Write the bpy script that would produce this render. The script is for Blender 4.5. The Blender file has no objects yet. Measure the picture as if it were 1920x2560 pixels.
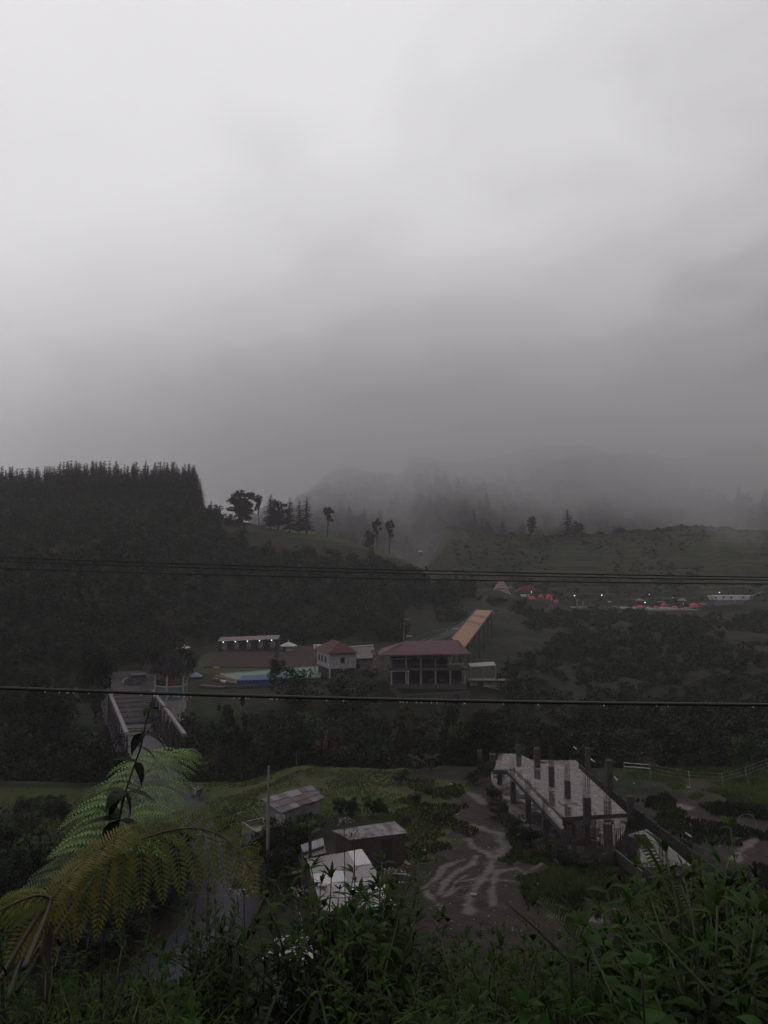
import bpy, math, random
import numpy as np
from math import sin, cos, pi, radians

sc = bpy.context.scene
C = sc.collection
random.seed(7)
RNG = np.random.default_rng(11)

# ------------------------------------------------------------------ camera
CZ = 20.0
F = 2000.0
TH = math.atan(162 / F)
cam_d = bpy.data.cameras.new('camera')
cam = bpy.data.objects.new('camera', cam_d); C.objects.link(cam)
cam.location = (0, 0, CZ); cam.rotation_euler = (pi / 2 + TH, 0, 0)
cam_d.sensor_fit = 'HORIZONTAL'; cam_d.sensor_width = 36; cam_d.lens = 36 * F / 1920
cam_d.clip_start = 0.1; cam_d.clip_end = 6000
sc.camera = cam

# ------------------------------------------------------------------ world, sun, exposure
SUN_EL, SUN_ROT = radians(58), radians(-25)
w = bpy.data.worlds.new('World'); sc.world = w; w.use_nodes = True
nt = w.node_tree; N = nt.nodes; L = nt.links
N.clear()
def nn(t, **k):
    n = N.new(t)
    for a, b in k.items(): setattr(n, a, b)
    return n
out = nn('ShaderNodeOutputWorld')
tc = nn('ShaderNodeTexCoord')
sep = nn('ShaderNodeSeparateXYZ'); L.new(tc.outputs['Generated'], sep.inputs[0])
n1 = nn('ShaderNodeTexNoise'); n1.inputs['Scale'].default_value = 3.1; n1.inputs['Detail'].default_value = 6; n1.inputs['Roughness'].default_value = .5; n1.inputs['Distortion'].default_value = .35
mp = nn('ShaderNodeMapping'); mp.inputs['Scale'].default_value = (1, .8, 1.9); mp.inputs['Location'].default_value = (.62, .1, .35); mp.inputs['Rotation'].default_value = (0, radians(28), 0)
L.new(tc.outputs['Generated'], mp.inputs[0]); L.new(mp.outputs[0], n1.inputs[0])
n2 = nn('ShaderNodeTexNoise'); n2.inputs['Scale'].default_value = 1.1; n2.inputs['Detail'].default_value = 2
L.new(mp.outputs[0], n2.inputs[0])
def math_(op, a, b=None, c=None):
    m = nn('ShaderNodeMath', operation=op)
    for i, q in enumerate((a, b, c)):
        if q is None: continue
        if isinstance(q, (int, float)): m.inputs[i].default_value = q
        else: L.new(q, m.inputs[i])
    return m.outputs[0]
# elevation of the cloud base warped by the cloud shapes, thicker cloud to the right
e = math_('MULTIPLY_ADD', math_('SUBTRACT', n1.outputs[0], .5), .36, sep.outputs['Z'])
e = math_('MULTIPLY_ADD', math_('SUBTRACT', n2.outputs[0], .5), .10, e)
e = math_('MULTIPLY_ADD', sep.outputs['X'], -.28, e)
rmp = nn('ShaderNodeValToRGB'); L.new(e, rmp.inputs[0])
cr = rmp.color_ramp; cr.interpolation = 'EASE'
stops = [(0.0, .10), (.10, .16), (.155, .33), (.21, .47), (.28, .60), (.36, .71), (.45, .81), (.585, .92), (.8, .95), (1.0, .95)]
cr.elements[0].position = 0; cr.elements[1].position = 1
for i, (p, v) in enumerate(stops):
    el = cr.elements[0] if i == 0 else cr.elements[-1] if i == len(stops) - 1 else cr.elements.new(p)
    t = max(0, 1 - p * 2.2)
    el.color = (v * 1.0, v * (.985 - .01 * t), v * (.995 - .02 * t), 1)
sky = nn('ShaderNodeTexSky', sky_type='NISHITA'); sky.sun_disc = False; sky.sun_elevation = SUN_EL; sky.sun_rotation = SUN_ROT
b1 = nn('ShaderNodeBackground'); b1.inputs[1].default_value = .06; L.new(sky.outputs[0], b1.inputs[0])
b2 = nn('ShaderNodeBackground'); b2.inputs[1].default_value = 1.0; L.new(rmp.outputs[0], b2.inputs[0])
zen = nn('ShaderNodeMapRange', interpolation_type='SMOOTHSTEP'); L.new(sep.outputs['Z'], zen.inputs[0])   # sky dimmed overhead, out of frame, to darken the valley below
for k_, v_ in (('From Min', .66), ('From Max', .82), ('To Min', 1.0), ('To Max', .27)): zen.inputs[k_].default_value = v_
L.new(zen.outputs[0], b2.inputs[1])
mx = nn('ShaderNodeMixShader'); mx.inputs[0].default_value = .95
L.new(b1.outputs[0], mx.inputs[1]); L.new(b2.outputs[0], mx.inputs[2]); L.new(mx.outputs[0], out.inputs[0])
sd = bpy.data.lights.new('sun', 'SUN'); sd.energy = .5; sd.angle = radians(40); sd.color = (1, .97, .93)
so = bpy.data.objects.new('sun', sd); C.objects.link(so); so.location = (0, 0, 80)
so.rotation_euler = (pi / 2 - SUN_EL, 0, -SUN_ROT + pi * 0 + radians(0))
so.rotation_euler = (radians(-32), 0, radians(-25))
sc.view_settings.view_transform = 'Standard'; sc.view_settings.look = 'None'
sc.view_settings.exposure = 0; sc.view_settings.gamma = 1
sc.render.engine = 'CYCLES'
cy = sc.cycles
cy.use_denoising = True; cy.max_bounces = 5; cy.diffuse_bounces = 2; cy.glossy_bounces = 2; cy.transmission_bounces = 3
cy.volume_bounces = 3; cy.transparent_max_bounces = 8; cy.volume_step_rate = 1.0; cy.volume_max_steps = 128
cy.caustics_reflective = False; cy.caustics_refractive = False

# ------------------------------------------------------------------ pixel rays (photo pixels 1920x2560) -> world points
ct, st = cos(TH), sin(TH)
def ray(px, py):
    u = (px - 960) / F; v = (1280 - py) / F
    return u, ct - v * st, st + v * ct
def at(px, py, D):
    a, b, c = ray(px, py); k = D / b
    return np.array((a * k, D, CZ + c * k))
def g(px, py, z=0.0):
    a, b, c = ray(px, py); k = (z - CZ) / c
    return np.array((a * k, b * k, z))
def xat(px, D): return (px - 960) / F * D / 1.01

# ------------------------------------------------------------------ noise
_tab = np.random.default_rng(5).random((256, 256))
def vnoise(x, y):
    x = np.asarray(x, float); y = np.asarray(y, float)
    xi = np.floor(x).astype(int); yi = np.floor(y).astype(int); fx = x - xi; fy = y - yi
    fx = fx * fx * (3 - 2 * fx); fy = fy * fy * (3 - 2 * fy)
    a = _tab[xi & 255, yi & 255]; b = _tab[(xi + 1) & 255, yi & 255]; c = _tab[xi & 255, (yi + 1) & 255]; d = _tab[(xi + 1) & 255, (yi + 1) & 255]
    return (a + (b - a) * fx) * (1 - fy) + (c + (d - c) * fx) * fy
def fbm(x, y, o=4):
    s = 0; a = .5
    for i in range(o):
        s = s + a * vnoise(np.asarray(x) * 2 ** i + 17 * i, np.asarray(y) * 2 ** i + 31 * i); a *= .5
    return s / (1 - .5 ** o)
def ss(a, b, x):
    t = np.clip((np.asarray(x, float) - a) / (b - a), 0, 1); return t * t * (3 - 2 * t)

# ------------------------------------------------------------------ terrain height
def H(x, y):
    x = np.asarray(x, float); y = np.asarray(y, float)
    near = np.interp(y, [-80, -6, 0, 2, 4, 6, 9, 14, 20, 27, 32], [52, 20.6, 18.3, 17.7, 17.0, 16.0, 14.3, 10.5, 5, 1, 0])
    near = near + (fbm(x * .35, y * .35) - .5) * 1.4 * (1 - ss(22, 32, y)) * ss(.5, 4, np.abs(y) + np.abs(x))
    z = near
    n = (fbm(x * .09 + 3, y * .09 + 9) - .5)
    flat = ss(32, 40, y) * (1 - ss(150, 230, y))
    z = z + n * .25 * flat
    # left field steps down in terraces
    lf = ss(-20, -34, x) * ss(40, 55, y) * (1 - ss(84, 90, y))
    st_ = (y - 55) / 5.5; st_ = np.floor(st_) + ss(.7, 1, st_ - np.floor(st_))
    z = z - lf * st_ * .35
    # road dips to the bridge deck level
    z = z - 1.95 * ss(62, 86, y) * (1 - ss(124, 145, y)) * ss(-8, -16, x)
    # gorge
    a = ss(88, 99, y + .04 * (x + 30) + (fbm(x * .12 + 3, y * .02) - .5) * 9 * ss(-17, -10, x))
    Fb = np.interp(x, [-200, -40, -20, -6, 0, 20], [122, 121, 132, 148, 157, 158])
    b = ss(0, 1, (y - (Fb - 30 + ss(-15, -30, x) * 15)) / (30 - ss(-15, -30, x) * 15))
    left = -11 * a * (1 - b)
    right = np.interp(y, [86, 99, 118, 150, 200, 250, 298, 304, 9999], [0, -10, -10, -5, .5, 4.5, 6.6, 7.55, 7.55])
    wgt = ss(17, 34, x)
    z = z + left * (1 - wgt) + right * wgt * ss(80, 92, y)
    z = z + n * 4 * wgt * ss(120, 150, y) * (1 - ss(270, 296, y))
    # left wooded hill
    yb = np.interp(x, [-400, -80, -62, -50, 0, 30, 50], [120, 125, 170, 219, 224, 226, 240])
    R = np.interp(x, [-600, -200, -75, -50, -14, 8, 21, 38, 52], [56, 48, 46, 41.5, 34, 28, 21, 7, 0])
    t = np.clip((y - yb) / (352 - yb), 0, 1)
    hill = R * (.35 * t + .65 * t * t * (3 - 2 * t)) - 6 * ss(352, 420, y) * R / 46 - R * .45 * ss(420, 520, y)
    hill = hill + (fbm(x * .05, y * .05) - .5) * 5 * ss(.15, .6, t) * ss(0, 15, R)
    z = z + hill
    # terraced green hill behind the plaza
    Cc = np.interp(x, [5, 20, 34, 60, 110, 150, 168, 200, 240, 500], [1, 20, 35, 38, 35.5, 39, 43.5, 40, 34, 38])
    t2 = np.clip((y - 336) / (450 - 336), 0, 1); t2 = .5 * t2 + .5 * t2 * t2 * (3 - 2 * t2)
    hh = Cc * t2 + (fbm(x * .03 + 8, y * .03) - .5) * 6 * ss(.1, .4, t2)
    q = hh / 2.6 + (fbm(x * .02, y * .01) - .5) * 1.5; fq = np.floor(q); H.q = q
    hh2 = hh - 2.6 * (q - fq) + 2.6 * ss(.5, .85, q - fq)
    z = z + hh2 * ss(12, 40, x) - Cc * .5 * ss(12, 40, x) * ss(455, 540, y)
    # dark earth mound below the huts
    z = z + 4.6 * ss(33, 44, x) * (1 - ss(58, 72, x)) * ss(291, 301, y) * (1 - ss(325, 338, y))
    z = z + 1.6 * ss(118, 128, x) * ss(296, 304, y) * (1 - ss(336, 350, y))
    # mountain in the mist
    Hm = np.interp(x, [-900, -350, -160, -60, 60, 300, 900], [60, 45, 50, 135, 140, 145, 155])
    m = np.clip((y - 500) / 520, 0, 1)
    z = z + Hm * (.6 * m + .4 * m * m * (3 - 2 * m)) + (fbm(x * .009 + 3, y * .009) - .5) * 60 * ss(500, 640, y)
    return z
def h1(x, y): return float(H(x, y))

# ------------------------------------------------------------------ geometry collector
class G:
    def __init__(s): s.v = []; s.f = {}; s.t = []; s.n = 0
    def add(s, v, f, t=.5):
        v = np.asarray(v, float).reshape(-1, 3); f = np.asarray(f, int)
        if f.ndim == 1: f = f[None]
        s.f.setdefault(f.shape[1], []).append(f + s.n); s.v.append(v)
        s.t.append(np.full(len(v), t, float) if np.isscalar(t) else np.asarray(t, float)); s.n += len(v); return s
    def merge(s, o, M=None, off=(0, 0, 0), t=None):
        v = np.concatenate(o.v)
        if M is not None: v = v @ np.asarray(M).T
        base = s.n
        for k, fl in o.f.items():
            s.f.setdefault(k, []).append(np.concatenate(fl) + base)
        s.v.append(v + np.asarray(off)); tt = np.concatenate(o.t); s.t.append(tt if t is None else np.clip(tt + t, 0, 1)); s.n += len(v); return s
    def hexa(s, p, t=.5):   # 8 points: bottom ring 4, top ring 4
        return s.add(p, [[3, 2, 1, 0], [4, 5, 6, 7], [0, 1, 5, 4], [1, 2, 6, 5], [2, 3, 7, 6], [3, 0, 4, 7]], t)
    def box(s, c, d, rz=0, t=.5):
        hx, hy, hz = d[0] / 2, d[1] / 2, d[2] / 2
        p = np.array([(a * hx, b * hy, e_ * hz) for e_ in (-1, 1) for a, b in ((-1, -1), (1, -1), (1, 1), (-1, 1))])
        if rz: R_ = np.array([[cos(rz), -sin(rz), 0], [sin(rz), cos(rz), 0], [0, 0, 1]]); p = p @ R_.T
        return s.hexa(p + np.asarray(c), t)
    def prism(s, poly, z0, z1, t=.5):   # poly counter-clockwise [(x,y)]
        n = len(poly); z0 = np.broadcast_to(z0, n); z1 = np.broadcast_to(z1, n)
        v = [(x, y, z0[i]) for i, (x, y) in enumerate(poly)] + [(x, y, z1[i]) for i, (x, y) in enumerate(poly)]
        s.add(v, [[i, (i + 1) % n, n + (i + 1) % n, n + i] for i in range(n)], t)
        b = s.n - 2 * n
        s.f.setdefault(n, []).append(np.array([[b + n - 1 - i for i in range(n)], [b + n + i for i in range(n)]])); return s
    def sheet(s, p, th=.05, t=.5):    # 4 points -> slab below them
        p = np.asarray(p, float); q = p - np.array((0, 0, th)); return s.hexa(np.concatenate([q, p]), t)
    def beam(s, a, b, wd, hg=None, t=.5, up=(0, 0, 1)):
        hg = hg or wd; a = np.asarray(a, float); b = np.asarray(b, float); d = b - a; d /= np.linalg.norm(d)
        u = np.asarray(up, float)
        if abs(d @ u) > .95: u = np.array((0, 1., 0))
        r = np.cross(d, u); r /= np.linalg.norm(r); u = np.cross(r, d)
        ring = lambda p: [p - r * wd / 2 - u * hg / 2, p + r * wd / 2 - u * hg / 2, p + r * wd / 2 + u * hg / 2, p - r * wd / 2 + u * hg / 2]
        return s.hexa(np.array(ring(b) + ring(a)), t)
    def tube(s, pts, r, k=6, t=.5, cap=True):
        pts = np.asarray(pts, float); n = len(pts); r = np.broadcast_to(r, n)
        tg = np.gradient(pts, axis=0); tg /= np.linalg.norm(tg, axis=1)[:, None] + 1e-9
        ref = np.array((0, 0, 1.)) if abs(tg[:, 2]).mean() < .8 else np.array((1., 0, 0))
        a = np.cross(tg, ref); a /= np.linalg.norm(a, axis=1)[:, None] + 1e-9; b = np.cross(tg, a)
        an = np.arange(k) * 2 * pi / k
        v = pts[:, None] + r[:, None, None] * (np.cos(an)[None, :, None] * a[:, None] + np.sin(an)[None, :, None] * b[:, None])
        f = [[i * k + j, i * k + (j + 1) % k, (i + 1) * k + (j + 1) % k, (i + 1) * k + j] for i in range(n - 1) for j in range(k)]
        s.add(v, f, t)
        if cap:
            b0 = s.n - n * k
            s.f.setdefault(k, []).append(np.array([[b0 + j for j in range(k)][::-1], [b0 + (n - 1) * k + j for j in range(k)]]))
        return s
    def ball(s, c, r, nu=10, nv=6, t=.5, sq=(1, 1, 1), lo=-pi / 2):
        vs = []; 
        for i in range(nv + 1):
            ph = lo + (pi / 2 - lo) * i / nv
            for j in range(nu):
                a = 2 * pi * j / nu; vs.append((c[0] + r * sq[0] * cos(ph) * cos(a), c[1] + r * sq[1] * cos(ph) * sin(a), c[2] + r * sq[2] * sin(ph)))
        f = [[i * nu + j, i * nu + (j + 1) % nu, (i + 1) * nu + (j + 1) % nu, (i + 1) * nu + j] for i in range(nv) for j in range(nu)]
        return s.add(vs, f, t)
    def mesh(s, name, mat, smooth=False):
        me = bpy.data.meshes.new(name); v = np.concatenate(s.v); me.vertices.add(len(v)); me.vertices.foreach_set('co', v.ravel())
        loops = []; starts = []; pos = 0
        for k, fl in s.f.items():
            f = np.concatenate(fl); loops.append(f.ravel()); starts.append(pos + np.arange(len(f)) * k); pos += f.size
        loops = np.concatenate(loops); starts = np.concatenate(starts)
        me.loops.add(len(loops)); me.loops.foreach_set('vertex_index', loops.astype(np.int32))
        me.polygons.add(len(starts)); me.polygons.foreach_set('loop_start', starts.astype(np.int32))
        me.polygons.foreach_set('use_smooth', np.full(len(starts), smooth))
        me.update(calc_edges=True); me.validate()
        at_ = me.attributes.new('tint', 'FLOAT', 'POINT'); at_.data.foreach_set('value', np.concatenate(s.t).astype(np.float32))
        me.materials.append(mat); return me

def obj(name, geo, mat, parent=None, smooth=False, label=None):
    me = geo if isinstance(geo, bpy.types.Mesh) else geo.mesh(name, mat, smooth)
    o = bpy.data.objects.new(name, me); C.objects.link(o)
    if parent is not None: o.parent = parent
    if label: o['label'] = label
    return o
def tag(o, label, cat, group=None, kind=None):
    o['label'] = label; o['category'] = cat
    if group: o['group'] = group
    if kind: o['kind'] = kind
    return o
def thing(name, label, cat, loc=(0, 0, 0), rz=0, group=None):
    o = bpy.data.objects.new(name, None); o.empty_display_size = .3; C.objects.link(o)
    o.location = tuple(float(q) for q in loc); o.rotation_euler = (0, 0, rz); return tag(o, label, cat, group)
def struct(name, geo, mat, smooth=False):
    o = obj(name, geo, mat, None, smooth); o['kind'] = 'structure'; return o
def copy_thing(o, loc, rz=0, label=None):
    c = o.copy(); C.objects.link(c); c.location = tuple(float(q) for q in loc); c.rotation_euler = (0, 0, rz)
    if label: c['label'] = label
    for ch in o.children:
        d = ch.copy(); C.objects.link(d); d.parent = c
        for gc in ch.children:
            e_ = gc.copy(); C.objects.link(e_); e_.parent = d
    return c

# ------------------------------------------------------------------ materials
def mat(name, c1, c2=None, rough=.7, scale=3., metal=0, bump=0, spec=.5, trans=0, tintamt=1., emit=0, extra=None, detail=5, ramp=(.35, .65)):
    m = bpy.data.materials.new(name); m.use_nodes = True; t = m.node_tree; n = t.nodes; l = t.links
    p = n['Principled BSDF']; p.inputs['Roughness'].default_value = rough; p.inputs['Metallic'].default_value = metal
    p.inputs['Specular IOR Level'].default_value = spec
    c2 = c2 or tuple(q * .7 for q in c1)
    co = n.new('ShaderNodeTexCoord'); no = n.new('ShaderNodeTexNoise'); no.inputs['Scale'].default_value = scale; no.inputs['Detail'].default_value = detail
    l.new(co.outputs['Object'], no.inputs[0])
    rp = n.new('ShaderNodeValToRGB'); rp.color_ramp.elements[0].position = ramp[0]; rp.color_ramp.elements[1].position = ramp[1]
    rp.color_ramp.elements[0].color = (*c2, 1); rp.color_ramp.elements[1].color = (*c1, 1)
    ad = n.new('ShaderNodeMath'); ad.operation = 'MULTIPLY_ADD'
    a = n.new('ShaderNodeAttribute'); a.attribute_name = 'tint'
    sb = n.new('ShaderNodeMath'); sb.operation = 'SUBTRACT'; sb.inputs[1].default_value = .5; l.new(a.outputs['Fac'], sb.inputs[0])
    l.new(sb.outputs[0], ad.inputs[0]); ad.inputs[1].default_value = tintamt; l.new(no.outputs[0], ad.inputs[2]); l.new(ad.outputs[0], rp.inputs[0])
    col = rp.outputs[0]
    if trans:
        oi = n.new('ShaderNodeObjectInfo'); mrr = n.new('ShaderNodeMapRange'); l.new(oi.outputs['Random'], mrr.inputs[0]); mrr.inputs['To Min'].default_value = .55; mrr.inputs['To Max'].default_value = 1.25
        hv = n.new('ShaderNodeHueSaturation'); l.new(mrr.outputs[0], hv.inputs['Value']); mh = n.new('ShaderNodeMapRange'); l.new(oi.outputs['Random'], mh.inputs[0]); mh.inputs['To Min'].default_value = .475; mh.inputs['To Max'].default_value = .515; l.new(mh.outputs[0], hv.inputs['Hue']); l.new(col, hv.inputs['Color']); col = hv.outputs[0]
    l.new(col, p.inputs['Base Color'])
    if bump:
        b = n.new('ShaderNodeBump'); b.inputs['Strength'].default_value = bump; b.inputs['Distance'].default_value = .05; l.new(no.outputs[0], b.inputs['Height']); l.new(b.outputs[0], p.inputs['Normal'])
    if trans:
        tr = n.new('ShaderNodeBsdfTranslucent'); l.new(col, tr.inputs[0]); mxs = n.new('ShaderNodeMixShader'); mxs.inputs[0].default_value = trans
        l.new(p.outputs[0], mxs.inputs[1]); l.new(tr.outputs[0], mxs.inputs[2]); l.new(mxs.outputs[0], n['Material Output'].inputs[0])
    if emit: p.inputs['Emission Color'].default_value = (*c1, 1); p.inputs['Emission Strength'].default_value = emit
    return m
M = {}
M['leaf_dark'] = mat('dark_foliage', (.020, .032, .012), (.006, .010, .005), .7, .6, trans=.12, spec=.12)
M['leaf_mid'] = mat('mid_foliage', (.036, .056, .015), (.011, .019, .007), .6, .7, trans=.18, spec=.15)
M['leaf_olive'] = mat('olive_foliage', (.055, .056, .018), (.018, .02, .008), .6, .7, trans=.2, spec=.3)
M['leaf_red'] = mat('reddish_foliage', (.09, .045, .028), (.035, .025, .014), .6, .7, trans=.2, spec=.3)
M['leaf_near'] = mat('near_leaves', (.024, .050, .007), (.007, .018, .003), .6, 5., trans=.3, spec=.1)
M['leaf_bright'] = mat('bright_leaves', (.05, .085, .012), (.015, .032, .006), .6, 5., trans=.35, spec=.1)
M['leaf_dead'] = mat('dead_leaves', (.02, .015, .012), (.008, .006, .005), .9, 6., trans=.05, spec=.05)
M['fern_green'] = mat('fern_green', (.145, .215, .05), (.055, .09, .023), .5, 6., trans=.3, spec=.4)
M['fern_yellow'] = mat('fern_yellow', (.25, .215, .05), (.11, .13, .032), .5, 3., trans=.3, spec=.4)
M['grass'] = mat('grass_blades', (.045, .075, .016), (.014, .025, .008), .6, 4., trans=.3, spec=.1)
M['field_grass'] = mat('field_grass', (.062, .082, .022), (.030, .040, .012), .9, .3, trans=.25, spec=.1)
M['conifer'] = mat('conifer_needles', (.020, .030, .018), (.008, .011, .009), .8, .8, spec=.2)
M['bark'] = mat('bark', (.05, .04, .032), (.018, .014, .012), .85, 4., bump=.4)
M['stem'] = mat('green_stem', (.05, .065, .02), (.02, .022, .012), .6, 8.)
M['asphalt'] = mat('wet_asphalt', (.044, .041, .052), (.032, .029, .038), .8, .8, bump=.1, spec=.2)
M['concrete'] = mat('concrete', (.20, .18, .17), (.10, .09, .088), .7, 1.4, bump=.2)
M['concrete_dark'] = mat('dark_wet_concrete', (.05, .043, .04), (.022, .018, .018), .6, 3., bump=.3)
M['concrete_pale'] = mat('pale_concrete', (.30, .28, .28), (.19, .175, .175), .7, 2.)
M['wall_white'] = mat('white_wall', (.27, .255, .265), (.17, .155, .16), .8, 2., ramp=(.3, .6))
M['wall_grey'] = mat('grey_wall', (.15, .14, .145), (.08, .072, .072), .85, 2.)
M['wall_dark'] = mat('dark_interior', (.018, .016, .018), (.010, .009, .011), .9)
M['teal'] = mat('teal_paint', (.085, .15, .14), (.06, .11, .10), .6, 2.)
M['cream'] = mat('cream_paint', (.30, .27, .25), (.22, .20, .19), .6, 3.)
M['red_panel'] = mat('red_banner', (.11, .045, .04), (.07, .03, .028), .7, 2.)
M['wood_dark'] = mat('dark_timber', (.06, .04, .03), (.028, .02, .017), .8, 6., bump=.3)
M['wood'] = mat('timber', (.17, .12, .08), (.09, .06, .045), .8, 5., bump=.3)
M['tin'] = mat('zinc_sheet', (.26, .25, .265), (.09, .078, .08), .5, 1.3, metal=.2, bump=.1, detail=8, ramp=(.38, .6))
M['tin_pale'] = mat('pale_tin', (.42, .41, .43), (.20, .18, .185), .5, 1.1, metal=.1, detail=8, ramp=(.36, .58))
M['roof_mauve'] = mat('mauve_sheet_roof', (.10, .043, .062), (.07, .032, .045), .85, 1.5)
M['roof_red'] = mat('red_sheet_roof', (.085, .022, .020), (.05, .016, .016), .9, 1.5)
M['roof_dim'] = mat('faded_roof', (.13, .09, .095), (.085, .062, .066), .6, 1.5)
M['thatch'] = mat('dark_thatch', (.014, .011, .013), (.007, .006, .007), .95, 6., bump=.6)
M['thatch_pale'] = mat('grey_thatch', (.20, .17, .165), (.12, .10, .10), .95, 6., bump=.4)
M['steel_mauve'] = mat('bridge_steel', (.15, .12, .135), (.095, .078, .088), .5, 1.2)
M['steel_dark'] = mat('dark_steel', (.04, .032, .04), (.022, .018, .024), .9, 2., spec=.2)
M['rust'] = mat('rusty_rebar', (.07, .032, .024), (.03, .017, .015), .8, 8.)
M['orange'] = mat('orange_boards', (.24, .115, .055), (.11, .05, .028), .7, .55, bump=.1)
M['pool'] = mat('pool_water', (.07, .14, .105), (.05, .11, .08), .5, .6)
M['blue'] = mat('blue_tarp', (.025, .06, .18), (.010, .025, .085), .7, 3., bump=.3)
M['red_cloth'] = mat('red_canvas', (.55, .045, .06), (.38, .03, .045), .7, 2.)
M['white_paint'] = mat('white_paint', (.62, .60, .62), (.45, .43, .45), .5, 3.)
M['ship'] = mat('ship_hull', (.24, .23, .24), (.17, .16, .17), .7, .8)
M['black'] = mat('black_rubber', (.012, .012, .013), (.008, .008, .009), .5)
M['glass'] = mat('dark_glass', (.03, .032, .036), (.02, .022, .026), .12)
M['van'] = mat('van_paint', (.08, .08, .09), (.055, .055, .06), .3, 2.)
M['lamp'] = mat('lamp_glow', (1, .97, .92), (1, .97, .92), .5, emit=2.2)
M['lamp_blue'] = mat('lamp_glow_blue', (.55, .62, 1), (.55, .62, 1), .5, emit=1.0)
M['drop'] = mat('water_bead', (.9, .9, .92), (.8, .8, .82), .1, emit=0)  # white base colour stands in for sky mirrored in clear water
M['mud_pale'] = mat('pale_wet_clay', (.17, .135, .115), (.075, .06, .052), .6, .8, bump=.2)
M['paving'] = mat('paving', (.07, .062, .063), (.045, .04, .041), .9, .6, spec=.1)
M['brick'] = mat('brick_bank', (.048, .034, .028), (.026, .019, .016), .9, 1.2, bump=.4, spec=.1)
M['skin'] = mat('skin', (.25, .15, .10), (.2, .12, .08), .6)
M['cloth_dark'] = mat('dark_clothes', (.02, .018, .02), (.012, .011, .013), .9)
M['rachis'] = mat('fern_rachis', (.10, .075, .03), (.04, .03, .016), .6, 20.)
M['deck'] = mat('bridge_deck', (.085, .075, .085), (.055, .05, .056), .7, .9, spec=.3)
M['plaza'] = mat('plaza_paving', (.22, .20, .205), (.15, .135, .14), .8, .5)
M['plastic'] = mat('white_plastic', (.4, .4, .41), (.3, .3, .31), .4)

# terrain material: scrub, lawn, mud and pale clay told by masks on the sheet
def terrain_mat():
    m = bpy.data.materials.new('ground'); m.use_nodes = True; t = m.node_tree; n = t.nodes; l = t.links
    p = n['Principled BSDF']; p.inputs['Roughness'].default_value = .75; p.inputs['Specular IOR Level'].default_value = .12
    co = n.new('ShaderNodeTexCoord')
    def noise(s, d=5):
        q = n.new('ShaderNodeTexNoise'); q.inputs['Scale'].default_value = s; q.inputs['Detail'].default_value = d; l.new(co.outputs['Object'], q.inputs[0]); return q.outputs[0]
    def ramp(f, a, b, p0=.35, p1=.65):
        r = n.new('ShaderNodeValToRGB'); r.color_ramp.elements[0].color = (*a, 1); r.color_ramp.elements[1].color = (*b, 1); r.color_ramp.elements[0].position = p0; r.color_ramp.elements[1].position = p1; l.new(f, r.inputs[0]); return r.outputs[0]
    def mix(f, a, b):
        r = n.new('ShaderNodeMix'); r.data_type = 'RGBA'; l.new(f, r.inputs['Factor']); l.new(a, r.inputs['A']); l.new(b, r.inputs['B']); return r.outputs['Result']
    def attr(s): a = n.new('ShaderNodeAttribute'); a.attribute_name = s; return a.outputs['Fac']
    scrub = mix(ramp(noise(.035, 6), (0, 0, 0), (1, 1, 1), .42, .6), ramp(noise(.5), (.008, .011, .007), (.020, .028, .012)), ramp(noise(.7), (.012, .011, .009), (.028, .024, .015)))
    lawn = mix(ramp(noise(.12, 6), (0, 0, 0), (1, 1, 1), .4, .62), ramp(noise(1.5), (.028, .040, .012), (.050, .066, .019)), ramp(noise(1.2), (.040, .040, .017), (.066, .066, .026)))
    mud = ramp(noise(.8, 8), (.010, .006, .005), (.030, .019, .016))
    clay = ramp(noise(3, 6), (.024, .018, .016), (.062, .047, .042))
    c = mix(attr('lawn'), scrub, lawn); c = mix(attr('mud'), c, mud); c = mix(attr('clay'), c, clay)
    l.new(c, p.inputs['Base Color'])
    b = n.new('ShaderNodeBump'); b.inputs['Strength'].default_value = .5; b.inputs['Distance'].default_value = .15; l.new(noise(2.5, 8), b.inputs['Height']); l.new(b.outputs[0], p.inputs['Normal'])
    rr = n.new('ShaderNodeMapRange'); l.new(attr('mud'), rr.inputs[0]); rr.inputs['To Min'].default_value = .95; rr.inputs['To Max'].default_value = .7
    r2 = n.new('ShaderNodeMapRange'); l.new(attr('clay'), r2.inputs[0]); l.new(rr.outputs[0], r2.inputs['To Min']); r2.inputs['To Max'].default_value = .38; l.new(r2.outputs[0], p.inputs['Roughness'])
    r3 = n.new('ShaderNodeMapRange'); l.new(attr('clay'), r3.inputs[0]); r3.inputs['To Min'].default_value = .12; r3.inputs['To Max'].default_value = .28; l.new(r3.outputs[0], p.inputs['Specular IOR Level'])
    return m
M['ground'] = terrain_mat()

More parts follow.
